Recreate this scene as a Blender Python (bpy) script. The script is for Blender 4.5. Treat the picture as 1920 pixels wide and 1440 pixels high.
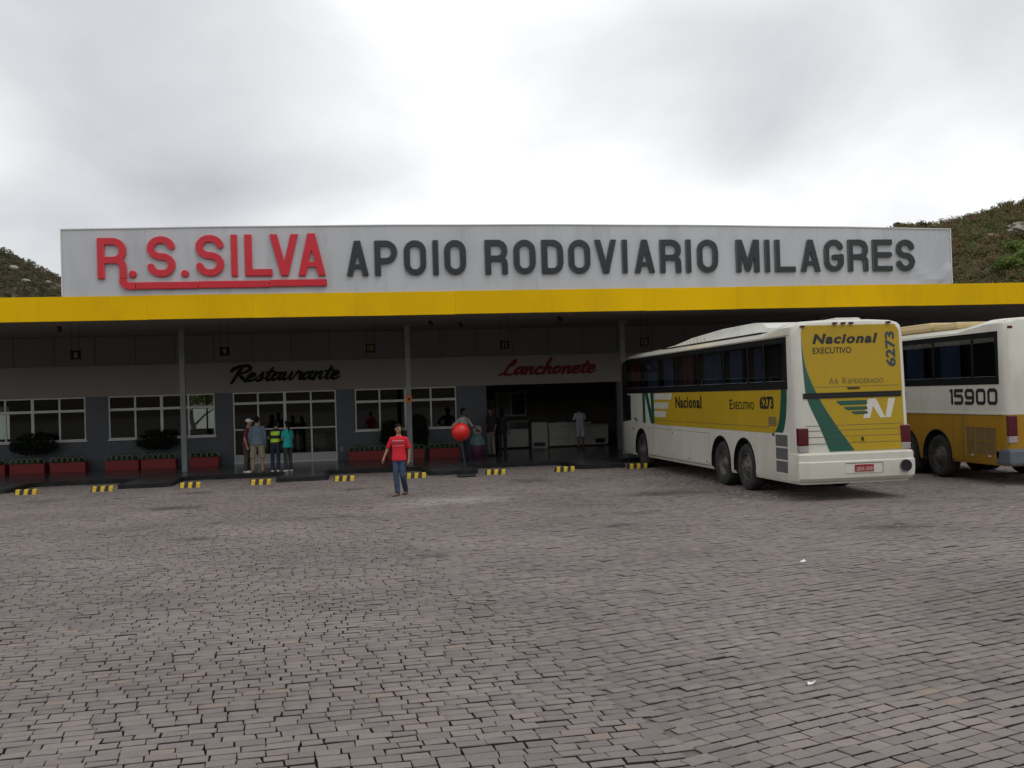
import bpy, bmesh, math, random
import numpy as np
from mathutils import Vector, Matrix, noise as mnoise

for o in list(bpy.data.objects): bpy.data.objects.remove(o)
scene = bpy.context.scene
COL = scene.collection
R = math.radians
rng = random.Random(11)
nrng = np.random.default_rng(5)

# ------------------------------------------------------------------ camera
cam_data = bpy.data.cameras.new('camera')
cam = bpy.data.objects.new('camera', cam_data); COL.objects.link(cam)
yaw, pitch, roll = R(9.1), R(0.65), 0.031
Fv = Vector((math.sin(yaw)*math.cos(pitch), math.cos(yaw)*math.cos(pitch), math.sin(pitch)))
R0 = Vector((math.cos(yaw), -math.sin(yaw), 0)); U0 = R0.cross(Fv)
Rv = R0*math.cos(roll) - U0*math.sin(roll); Uv = U0*math.cos(roll) + R0*math.sin(roll)
CAM = Vector((0, 0, 2.3))
cam.matrix_world = Matrix(((Rv.x, Uv.x, -Fv.x, CAM.x), (Rv.y, Uv.y, -Fv.y, CAM.y), (Rv.z, Uv.z, -Fv.z, CAM.z), (0, 0, 0, 1)))
cam_data.sensor_width = 36.0; cam_data.lens = 36.56
cam_data.clip_start = 0.1; cam_data.clip_end = 3000
scene.camera = cam

# ------------------------------------------------------------------ sky and light (overcast)
SUN_EL, SUN_AZ = R(62), R(150)          # azimuth measured from +Y towards +X
world = bpy.data.worlds.new('World'); scene.world = world; world.use_nodes = True
nt = world.node_tree; nt.nodes.clear()
def N(t, **k):
    n = nt.nodes.new(t)
    for a, b in k.items(): setattr(n, a, b)
    return n
def LK(a, b): nt.links.new(a, b)
tc = N('ShaderNodeTexCoord')
sep = N('ShaderNodeSeparateXYZ'); LK(tc.outputs['Generated'], sep.inputs[0])
def M(op, a, b=None, c=None, clamp=False):
    n = N('ShaderNodeMath', operation=op); n.use_clamp = clamp
    for i, v in enumerate((a, b, c)):
        if v is None: continue
        if isinstance(v, (int, float)): n.inputs[i].default_value = v
        else: LK(v, n.inputs[i])
    return n.outputs[0]
den = M('ADD', M('ABSOLUTE', sep.outputs[2]), 0.42)
comb = N('ShaderNodeCombineXYZ')
LK(M('DIVIDE', sep.outputs[0], den), comb.inputs[0]); LK(M('DIVIDE', sep.outputs[1], den), comb.inputs[1])
def cloud_noise(scale, detail, off, rough=0.55, dist=0.3):
    mp = N('ShaderNodeMapping'); mp.inputs['Location'].default_value = off; LK(comb.outputs[0], mp.inputs[0])
    n = N('ShaderNodeTexNoise'); LK(mp.outputs[0], n.inputs['Vector'])
    n.inputs['Scale'].default_value = scale; n.inputs['Detail'].default_value = detail
    n.inputs['Roughness'].default_value = rough; n.inputs['Distortion'].default_value = dist
    return n.outputs['Fac']
big = cloud_noise(1.0, 2, (1.11, 1.33, 0), 0.45)
mid = cloud_noise(2.6, 6, (2.7, 5.1, 0), 0.5)
mixv = M('ADD', M('MULTIPLY', big, 0.66), M('MULTIPLY', mid, 0.34))
ramp = N('ShaderNodeValToRGB'); LK(mixv, ramp.inputs[0])
els = ramp.color_ramp.elements
els[0].position = 0.31; els[0].color = (0.43, 0.45, 0.49, 1)
els[1].position = 0.60; els[1].color = (1.10, 1.105, 1.12, 1)
e = els.new(0.43); e.color = (0.66, 0.675, 0.70, 1)
e = els.new(0.52); e.color = (0.86, 0.87, 0.885, 1)
sky = N('ShaderNodeTexSky', sky_type='NISHITA'); sky.sun_disc = False
sky.sun_elevation = SUN_EL; sky.sun_rotation = SUN_AZ
bg_sky = N('ShaderNodeBackground'); bg_sky.inputs[1].default_value = 0.06; LK(sky.outputs[0], bg_sky.inputs[0])
bg_cl = N('ShaderNodeBackground'); bg_cl.inputs[1].default_value = 1.07; LK(ramp.outputs[0], bg_cl.inputs[0])
mx = N('ShaderNodeMixShader'); mx.inputs[0].default_value = 0.93
LK(bg_sky.outputs[0], mx.inputs[1]); LK(bg_cl.outputs[0], mx.inputs[2])
wo = N('ShaderNodeOutputWorld'); LK(mx.outputs[0], wo.inputs[0])

sun_data = bpy.data.lights.new('sun', 'SUN'); sun_data.energy = 0.8; sun_data.angle = R(35); sun_data.color = (1.0, 0.97, 0.93)
sun = bpy.data.objects.new('sun', sun_data); COL.objects.link(sun); sun.location = (20, -10, 60)
sd = Vector((math.sin(SUN_AZ)*math.cos(SUN_EL), math.cos(SUN_AZ)*math.cos(SUN_EL), math.sin(SUN_EL)))
sun.rotation_euler = sd.to_track_quat('Z', 'Y').to_euler()

scene.view_settings.view_transform = 'Standard'; scene.view_settings.look = 'None'
scene.view_settings.gamma = 1.0; scene.view_settings.exposure = 0.0
scene.view_settings.use_curve_mapping = False
scene.render.engine = 'CYCLES'
scene.cycles.max_bounces = 8

# ------------------------------------------------------------------ helpers
def tag(o, label=None, cat=None, group=None, kind=None):
    if label: o['label'] = label
    if cat: o['category'] = cat
    if group: o['group'] = group
    if kind: o['kind'] = kind
    return o
def empty(name, loc=(0, 0, 0), rz=0.0, parent=None):
    o = bpy.data.objects.new(name, None); COL.objects.link(o); o.location = loc; o.rotation_euler = (0, 0, rz)
    o.empty_display_size = 0.2
    if parent: o.parent = parent
    return o
def link(name, me, parent=None, loc=(0, 0, 0), rz=0.0):
    o = bpy.data.objects.new(name, me); COL.objects.link(o); o.location = loc; o.rotation_euler = (0, 0, rz)
    if parent: o.parent = parent
    return o
def copy_tree(o, parent=None):
    c = o.copy(); COL.objects.link(c); c.parent = parent
    for ch in list(o.children): copy_tree(ch, c)
    return c

class MB:
    """collects shapes into one mesh"""
    def __init__(s): s.v = []; s.f = []; s.m = []; s.mats = []
    def mi(s, m):
        if m not in s.mats: s.mats.append(m)
        return s.mats.index(m)
    def add(s, vs, fs, m):
        b = len(s.v); s.v += [tuple(p) for p in vs]; i = s.mi(m)
        for f in fs: s.f.append(tuple(b+k for k in f)); s.m.append(i)
        return s
    def box(s, x0, x1, y0, y1, z0, z1, m):
        return s.add([(x0,y0,z0),(x1,y0,z0),(x1,y1,z0),(x0,y1,z0),(x0,y0,z1),(x1,y0,z1),(x1,y1,z1),(x0,y1,z1)],
                     [(0,3,2,1),(4,5,6,7),(0,1,5,4),(1,2,6,5),(2,3,7,6),(3,0,4,7)], m)
    def cbox(s, x0, x1, y0, y1, z0, z1, m, c=0.01):
        """box with chamfered edges"""
        bm = bmesh.new(); bmesh.ops.create_cube(bm, size=1)
        for v in bm.verts: v.co = ((x0+x1)/2+v.co.x*(x1-x0), (y0+y1)/2+v.co.y*(y1-y0), (z0+z1)/2+v.co.z*(z1-z0))
        bmesh.ops.bevel(bm, geom=bm.edges[:], offset=c, segments=2, affect='EDGES', profile=0.6)
        bm.verts.index_update()
        s.add([v.co[:] for v in bm.verts], [[v.index for v in f.verts] for f in bm.faces], m); bm.free(); return s
    def prism(s, pts, a0, a1, m, axis='x'):
        """2D polygon (ccw) extruded along an axis; axis x: pts are (y,z); axis y: (x,z); axis z: (x,y)"""
        n = len(pts)
        def P(p, a): return (a, p[0], p[1]) if axis == 'x' else ((p[0], a, p[1]) if axis == 'y' else (p[0], p[1], a))
        vs = [P(p, a0) for p in pts] + [P(p, a1) for p in pts]
        fs = [tuple(range(n))[::-1], tuple(range(n, 2*n))] + [(i, (i+1) % n, n+(i+1) % n, n+i) for i in range(n)]
        return s.add(vs, fs, m)
    def tube(s, pts, r, m, n=8, cap=True):
        """tube along points; r a number or list"""
        pts = [Vector(p) for p in pts]; k = len(pts)
        rr = r if isinstance(r, (list, tuple)) else [r]*k
        vs = []; prev = None
        for i, p in enumerate(pts):
            d = (pts[min(i+1, k-1)]-pts[max(i-1, 0)]).normalized()
            u = d.orthogonal().normalized() if prev is None else (prev-d*prev.dot(d)).normalized()
            prev = u; w = d.cross(u)
            for j in range(n):
                a = 2*math.pi*j/n; vs.append(p+(u*math.cos(a)+w*math.sin(a))*rr[i])
        fs = [(i*n+j, i*n+(j+1) % n, (i+1)*n+(j+1) % n, (i+1)*n+j) for i in range(k-1) for j in range(n)]
        if cap: fs += [tuple(range(n))[::-1], tuple((k-1)*n+j for j in range(n))]
        return s.add(vs, fs, m)
    def lathe(s, prof, m, n=24, axis='z', c=(0, 0, 0)):
        """profile of (r, h) turned about an axis through c"""
        k = len(prof); vs = []
        for r, h in prof:
            for j in range(n):
                a = 2*math.pi*j/n; p = (r*math.cos(a), r*math.sin(a), h)
                if axis == 'x': p = (p[2], p[0], p[1])
                elif axis == 'y': p = (p[0], p[2], p[1])
                vs.append((p[0]+c[0], p[1]+c[1], p[2]+c[2]))
        fs = [(i*n+j, i*n+(j+1) % n, (i+1)*n+(j+1) % n, (i+1)*n+j) for i in range(k-1) for j in range(n)]
        return s.add(vs, fs, m)
    def poly(s, vs, m): return s.add(vs, [tuple(range(len(vs)))], m)
    def mesh(s, name, smooth=False):
        me = bpy.data.meshes.new(name); me.from_pydata(s.v, [], s.f)
        for m in s.mats: me.materials.append(m)
        me.polygons.foreach_set('material_index', s.m)
        if smooth: me.polygons.foreach_set('use_smooth', [True]*len(s.f))
        me.update(); return me
    def build(s, name, parent=None, loc=(0, 0, 0), rz=0.0, smooth=False, angle=None):
        me = s.mesh(name, smooth)
        if angle is not None:
            bm = bmesh.new(); bm.from_mesh(me); bmesh.ops.recalc_face_normals(bm, faces=bm.faces[:])
            for e in bm.edges:
                if len(e.link_faces) == 2 and e.calc_face_angle(0) > R(angle): e.smooth = False
            for f in bm.faces: f.smooth = True
            bm.to_mesh(me); bm.free()
        return link(name, me, parent, loc, rz)

# ------------------------------------------------------------------ materials
def mat(name, col, rough=0.6, var=0.08, scale=2.0, bump=0.0, bscale=30.0, metal=0.0, spec=0.5, rnd=0.0, dirt=None, dirt_amt=0.0, dirt_scale=1.5, coat=0.0, stretch=None):
    m = bpy.data.materials.new(name); m.use_nodes = True; t = m.node_tree; b = t.nodes['Principled BSDF']
    def nn(ty): return t.nodes.new(ty)
    tcn = nn('ShaderNodeTexCoord'); src = tcn.outputs['Object']
    if stretch:
        mp = nn('ShaderNodeMapping'); mp.inputs['Scale'].default_value = stretch; t.links.new(src, mp.inputs[0]); src = mp.outputs[0]
    no = nn('ShaderNodeTexNoise'); no.inputs['Scale'].default_value = scale; no.inputs['Detail'].default_value = 6; no.inputs['Roughness'].default_value = 0.6
    t.links.new(src, no.inputs['Vector'])
    mr = nn('ShaderNodeMapRange'); mr.inputs[1].default_value = 0.3; mr.inputs[2].default_value = 0.7
    mr.inputs[3].default_value = 1-var; mr.inputs[4].default_value = 1+var; t.links.new(no.outputs['Fac'], mr.inputs[0])
    val = mr.outputs[0]
    if rnd:
        oi = nn('ShaderNodeObjectInfo'); r2 = nn('ShaderNodeMapRange'); r2.inputs[3].default_value = 1-rnd; r2.inputs[4].default_value = 1+rnd
        t.links.new(oi.outputs['Random'], r2.inputs[0]); mu = nn('ShaderNodeMath'); mu.operation = 'MULTIPLY'
        t.links.new(val, mu.inputs[0]); t.links.new(r2.outputs[0], mu.inputs[1]); val = mu.outputs[0]
    vm = nn('ShaderNodeVectorMath'); vm.operation = 'SCALE'; vm.inputs[0].default_value = col[:3]; t.links.new(val, vm.inputs['Scale'])
    out = vm.outputs[0]
    if dirt:
        n2 = nn('ShaderNodeTexNoise'); n2.inputs['Scale'].default_value = dirt_scale; n2.inputs['Detail'].default_value = 8; n2.inputs['Roughness'].default_value = 0.68
        t.links.new(src, n2.inputs['Vector'])
        m2 = nn('ShaderNodeMapRange'); m2.inputs[1].default_value = 0.48; m2.inputs[2].default_value = 0.72; m2.inputs[4].default_value = dirt_amt
        t.links.new(n2.outputs['Fac'], m2.inputs[0])
        mi = nn('ShaderNodeMix'); mi.data_type = 'RGBA'; t.links.new(m2.outputs[0], mi.inputs['Factor']); t.links.new(out, mi.inputs['A']); mi.inputs['B'].default_value = (*dirt, 1)
        out = mi.outputs['Result']
    t.links.new(out, b.inputs['Base Color'])
    b.inputs['Roughness'].default_value = rough; b.inputs['Metallic'].default_value = metal; b.inputs['Specular IOR Level'].default_value = spec
    b.inputs['Coat Weight'].default_value = coat
    if bump:
        n3 = nn('ShaderNodeTexNoise'); n3.inputs['Scale'].default_value = bscale; n3.inputs['Detail'].default_value = 4; t.links.new(src, n3.inputs['Vector'])
        bu = nn('ShaderNodeBump'); bu.inputs['Strength'].default_value = bump; bu.inputs['Distance'].default_value = 0.02
        t.links.new(n3.outputs['Fac'], bu.inputs['Height']); t.links.new(bu.outputs[0], b.inputs['Normal'])
    return m
def glass(name, tint=(0.25, 0.28, 0.28), rough=0.02):
    """window glass: see-through with a mirror sheen, thin pane"""
    m = bpy.data.materials.new(name); m.use_nodes = True; t = m.node_tree; t.nodes.clear()
    o = t.nodes.new('ShaderNodeOutputMaterial'); mxs = t.nodes.new('ShaderNodeMixShader'); fr = t.nodes.new('ShaderNodeFresnel'); fr.inputs[0].default_value = 1.5
    tr = t.nodes.new('ShaderNodeBsdfTransparent'); tr.inputs[0].default_value = (*tint, 1); gl = t.nodes.new('ShaderNodeBsdfGlossy'); gl.inputs['Roughness'].default_value = rough
    gl.inputs['Color'].default_value = (0.9, 0.9, 0.9, 1)
    ge = t.nodes.new('ShaderNodeNewGeometry'); inv = t.nodes.new('ShaderNodeMath'); inv.operation = 'SUBTRACT'; inv.inputs[0].default_value = 1.0; t.links.new(ge.outputs['Backfacing'], inv.inputs[1]); mm = t.nodes.new('ShaderNodeMath'); mm.operation = 'MULTIPLY'; t.links.new(fr.outputs[0], mm.inputs[0]); t.links.new(inv.outputs[0], mm.inputs[1]); t.links.new(mm.outputs[0], mxs.inputs[0]); t.links.new(tr.outputs[0], mxs.inputs[1]); t.links.new(gl.outputs[0], mxs.inputs[2]); t.links.new(mxs.outputs[0], o.inputs[0])
    return m

# ------------------------------------------------------------------ flat shapes from distance fields (letters, emblems)
def arc(cx, cy, r, a0, a1, n=10, ry=None):
    ry = r if ry is None else ry
    return [(cx+r*math.cos(R(a0+(a1-a0)*i/n)), cy+ry*math.sin(R(a0+(a1-a0)*i/n))) for i in range(n+1)]
def sdf_strokes(PX, PY, strokes):
    d = np.full(PX.shape, 1e9)
    for st in strokes:
        for a, b in zip(st[:-1], st[1:]):
            ax, ay, ra = a; bx, by, rb = b
            dx, dy = bx-ax, by-ay; L = dx*dx+dy*dy+1e-12
            t = np.clip(((PX-ax)*dx+(PY-ay)*dy)/L, 0, 1)
            d = np.minimum(d, np.hypot(PX-ax-t*dx, PY-ay-t*dy)-(ra+(rb-ra)*t))
    return d
def contour_mesh(PX, PY, D, depth, material, name, chamfer=0.0, mapf=None, rim_mat=None):
    """solid plate where D<0: front face at y=-depth, sides to y=0"""
    ny, nx = D.shape; vid = {}; vs = []; fs = []; h = PX[0, 1]-PX[0, 0]
    def gv(i, j):
        k = (i, j)
        if k not in vid: vid[k] = len(vs); vs.append((PX[i, j], PY[i, j], True))
        return vid[k]
    def ev(i, j, i2, j2):
        k = (i, j, i2, j2) if (i, j) < (i2, j2) else (i2, j2, i, j)
        if k not in vid:
            a, b = D[k[0], k[1]], D[k[2], k[3]]; t = a/(a-b); t = min(max(t, .02), .98)
            vid[k] = len(vs); vs.append((PX[k[0], k[1]]*(1-t)+PX[k[2], k[3]]*t, PY[k[0], k[1]]*(1-t)+PY[k[2], k[3]]*t, False))
        return vid[k]
    rim = []
    for i in range(ny-1):
        for j in range(nx-1):
            cs = [(i, j), (i, j+1), (i+1, j+1), (i+1, j)]; ins = [D[c] < 0 for c in cs]
            if not any(ins): continue
            poly = []
            for k in range(4):
                a, b = cs[k], cs[(k+1) % 4]
                if ins[k]: poly.append(gv(*a))
                if ins[k] != ins[(k+1) % 4]: poly.append(ev(*a, *b))
            fs.append(tuple(poly))
            for k in range(len(poly)):
                a, b = poly[k], poly[(k+1) % len(poly)]
                if not vs[a][2] and not vs[b][2]: rim.append((a, b))
    n = len(vs); out = []
    for x, z, inner in vs: out.append((x, -depth-(0 if inner else -chamfer), z))
    for x, z, inner in vs: out.append((x, 0.0, z))
    faces = list(fs)+[(b, a, a+n, b+n) for a, b in rim]
    used = sorted(set(k for f in faces for k in f)); rem = {k: q for q, k in enumerate(used)}
    pts = [out[k] for k in used]
    if mapf: pts = [mapf(p) for p in pts]
    me = bpy.data.meshes.new(name); me.from_pydata(pts, [], [tuple(rem[k] for k in f) for f in faces]); me.materials.append(material)
    if rim_mat:
        me.materials.append(rim_mat); me.polygons.foreach_set('material_index', [1 if (i_ < len(fs) and any(not vs[k][2] for k in f)) else 0 for i_, f in enumerate(faces)])
    me.update()
    return me
SW = 0.172
def glyph(ch, w):
    """block letter of height 1 and width w as strokes (x, y, r) with a clip box"""
    s = SW/2; T = 1-s; W = w-s
    def U(p): return [(x, y, s) for x, y in p]
    r = min(0.26, (W-s)/2)
    if ch == 'I': return [[(w/2, -.3, w/2), (w/2, 1.3, w/2)]]
    if ch == 'L': return [U([(s, 1.3), (s, s)]), U([(s, s), (w+.3, s)]), U([(0, s), (s, s)])]
    if ch == 'E': return [U([(s, -.3), (s, 1.3)]), U([(s, s), (w+.3, s)]), U([(s, T), (w+.3, T)]), U([(s, .52), (w*.86, .52)])]
    if ch == 'O': return [U(arc(W-r, T-r, r, 0, 90)+arc(s+r, T-r, r, 90, 180)+arc(s+r, s+r, r, 180, 270)+arc(W-r, s+r, r, 270, 360)+[(W, T-r)])]
    if ch == 'D': return [U([(s, -.3), (s, 1.3)]), U([(s, T)]+arc(W-r, T-r, r, 90, 0)+arc(W-r, s+r, r, 0, -90)+[(s, s)])]
    if ch == 'P': return [U([(s, -.3), (s, 1.3)]), U([(s, T)]+arc(W-.24, T-.24, .24, 90, 0)+arc(W-.24, .42+.24, .24, 0, -90)+[(s, .42)])]
    if ch == 'R': return [U([(s, -.3), (s, 1.3)]), U([(s, T)]+arc(W-.22, T-.22, .22, 90, 0)+arc(W-.22, .46+.22, .22, 0, -90)+[(s, .46)]), U([(W-.26, .46)]+arc(W-.17, .29, .17, 90, 0)+[(W, -.3)])]
    if ch == 'A':
        a = (0.5*w-s)/1.0
        return [U([(s*1.0-.3*a, -.3), (w/2+.12*a-.0, 1.12)]), U([(w-s+.3*a, -.3), (w/2-.12*a, 1.12)]), [(w*.25, .27, s*.75), (w*.75, .27, s*.75)]]
    if ch == 'V':
        a = (0.5*w-s)
        return [U([(s-.3*a, 1.3), (w/2+.12*a, -.12)]), U([(w-s+.3*a, 1.3), (w/2-.12*a, -.12)])]
    if ch == 'M': return [U([(s, -.3), (s, 1.3)]), U([(W, -.3), (W, 1.3)]), U([(s*.9, 1.1), (w/2, .1)]), U([(w-s*.9, 1.1), (w/2, .1)])]
    if ch == 'G': return [U(arc(W-r, T-r, r, 20, 90)+arc(s+r, T-r, r, 90, 180)+arc(s+r, s+r, r, 180, 270)+arc(W-r, s+r, r, 270, 360)+[(W, .47)]), U([(W, .45), (w*.52, .45)])]
    if ch == 'S':
        q = (T-s)/4; rx = (W-s)/2
        return [U(arc(w/2, T-q, rx, 12, 180, 16, ry=q)+arc(w/2, T-q, rx, 180, 262, 8, ry=q)+arc(w/2, s+q, rx, 82, 0, 8, ry=q)+arc(w/2, s+q, rx, 0, -168, 16, ry=q))]
def letter_mesh(ch, w, hgt, depth, material, chamfer=0.026, cell=0.022, rim_mat=None):
    """w, hgt in metres; lower left corner at 0,0"""
    pad = cell*2; nx = int((w+2*pad)/cell)+1; ny = int((hgt+2*pad)/cell)+1
    PX, PY = np.meshgrid(np.arange(nx)*cell-pad, np.arange(ny)*cell-pad)
    D = sdf_strokes(PX/hgt, PY/hgt, glyph(ch, w/hgt))*hgt
    clip = np.maximum(np.maximum(-PX, PX-w), np.maximum(-PY, PY-hgt))
    return contour_mesh(PX, PY, np.maximum(D, clip), depth, material, 'letter', chamfer, None, rim_mat)
def catmull(pts, n=6):
    P = [pts[0]]+list(pts)+[pts[-1]]; out = []
    for i in range(1, len(P)-2):
        p0, p1, p2, p3 = P[i-1:i+3]
        for k in range(n):
            t = k/n; out.append(tuple(0.5*((2*b)+(-a+c)*t+(2*a-5*b+4*c-d)*t*t+(-a+3*b-3*c+d)*t**3) for a, b, c, d in zip(p0, p1, p2, p3)))
    return out+[tuple(pts[-1])]
SCRIPT = {  # brush script, x-height 1: strokes of (x, y, r) and advance
 'a': ([[(.62,.78,.09),(.42,.95,.13),(.15,.72,.15),(.08,.33,.15),(.25,.06,.13),(.48,.3,.09),(.66,.85,.08)],[(.72,.98,.13),(.63,.35,.14),(.76,.06,.11),(1.0,.3,.06)]], .93),
 'n': ([[(-.02,.7,.05),(.12,.95,.12),(.14,.5,.14),(.1,.02,.14)],[(.12,.35,.07),(.36,.85,.1),(.58,.9,.14),(.57,.5,.14),(.57,.16,.13),(.7,.04,.1),(.92,.3,.05)]], .88),
 'e': ([[(.1,.38,.08),(.48,.52,.09),(.6,.78,.1),(.42,.97,.12),(.17,.74,.15),(.1,.35,.16),(.27,.04,.14),(.55,.08,.1),(.82,.35,.05)]], .74),
 's': ([[(-.05,.15,.05),(.3,.7,.07),(.44,1.06,.09),(.5,.6,.14),(.5,.24,.15),(.3,.02,.13),(.05,.12,.09)],[(.45,.12,.08),(.78,.38,.05)]], .72),
 't': ([[(.4,1.55,.12),(.28,.7,.15),(.25,.2,.14),(.42,.03,.1),(.68,.3,.05)],[(-.02,1.02,.09),(.68,1.12,.09)]], .62),
 'u': ([[(.1,.95,.13),(.1,.38,.15),(.23,.05,.13),(.48,.3,.08),(.62,.9,.09)],[(.66,.98,.13),(.61,.35,.14),(.74,.05,.11),(.98,.3,.05)]], .9),
 'r': ([[(.02,.25,.05),(.26,1.08,.11),(.34,.88,.09),(.6,.9,.13),(.56,.4,.14),(.64,.06,.11),(.88,.3,.05)]], .78),
 'c': ([[(.6,.74,.11),(.44,.97,.11),(.17,.74,.15),(.1,.35,.16),(.27,.04,.14),(.52,.08,.1),(.8,.35,.05)]], .72),
 'h': ([[(.32,2.05,.13),(.2,1.2,.14),(.1,.02,.14)],[(.12,.35,.07),(.36,.85,.1),(.58,.9,.14),(.57,.5,.14),(.57,.16,.13),(.7,.04,.1),(.92,.3,.05)]], .88),
 'o': ([[(.42,.97,.11),(.15,.72,.15),(.1,.32,.15),(.3,.04,.12),(.58,.3,.12),(.62,.75,.1),(.42,.97,.09)],[(.55,.88,.07),(.9,.75,.05)]], .86),
 'R': ([[(.62,1.8,.13),(.42,1.0,.15),(.2,-.2,.12)],[(-.2,1.25,.13),(-.02,1.6,.17),(.5,1.92,.13),(1.05,1.9,.15),(1.3,1.55,.18),(1.05,1.15,.12),(.45,.92,.08)],[(.5,.9,.1),(.85,.5,.17),(1.35,.0,.14)]], 1.32),
 'L': ([[(.62,1.25,.13),(.86,1.78,.16),(.7,1.88,.1),(.45,1.1,.13),(.25,.3,.1),(-.1,-.08,.09),(.15,.16,.12),(.6,-.02,.14),(1.1,.12,.08)]], 1.12),
}
def script_word(word, x0, x1, zbase, xh, y, material, slant=0.42, tilt=0.0):
    adv = sum(SCRIPT[c][1] for c in word); k = (x1-x0)/(adv+.35*1.0); root_x = x0+.12*k; pen = 0; res = []
    for c in word:
        st, a = SCRIPT[c]
        strokes = [catmull([((x+slant*yy*xh/k)*k, yy*xh, r*(k+xh)*.52) for x, yy, r in s]) for s in st]
        allp = [p for s in strokes for p in s]; cell = 0.016
        mx0 = min(p[0]-p[2] for p in allp)-.03; mx1 = max(p[0]+p[2] for p in allp)+.03; my0 = min(p[1]-p[2] for p in allp)-.03; my1 = max(p[1]+p[2] for p in allp)+.03
        PX, PY = np.meshgrid(np.arange(mx0, mx1, cell), np.arange(my0, my1, cell))
        me = contour_mesh(PX, PY, sdf_strokes(PX, PY, strokes), 0.05, material, 'letter', 0.008)
        res.append((me, root_x+pen*k)); pen += a
    return res
_txt_cache = {}
def text_mesh(s, w, h, material, mapf, bold=0.0, shear=0.0, name='lettering', space=1.0):
    """built-in typeface as a flat mesh fitted to w x h, then mapped (u, v) -> xyz"""
    key = (s, bold, shear, space)
    if key not in _txt_cache:
        cu = bpy.data.curves.new('t', 'FONT'); cu.body = s; cu.size = 1; cu.offset = bold; cu.shear = shear; cu.space_character = space; cu.resolution_u = 3; cu.fill_mode = 'FRONT'
        o = bpy.data.objects.new('t', cu); COL.objects.link(o); dg = bpy.context.evaluated_depsgraph_get(); ev = o.evaluated_get(dg); me = ev.to_mesh()
        vs = [tuple(v.co) for v in me.vertices]; fs = [tuple(p.vertices) for p in me.polygons]; ev.to_mesh_clear()
        bpy.data.objects.remove(o); bpy.data.curves.remove(cu); _txt_cache[key] = (vs, fs)
    vs, fs = _txt_cache[key]
    x0 = min(v[0] for v in vs); x1 = max(v[0] for v in vs); y0 = min(v[1] for v in vs); y1 = max(v[1] for v in vs)
    me = bpy.data.meshes.new(name); me.from_pydata([mapf((v[0]-x0)/(x1-x0)*w, (v[1]-y0)/(y1-y0)*h) for v in vs], [], fs); me.materials.append(material); me.update(); return me
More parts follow.
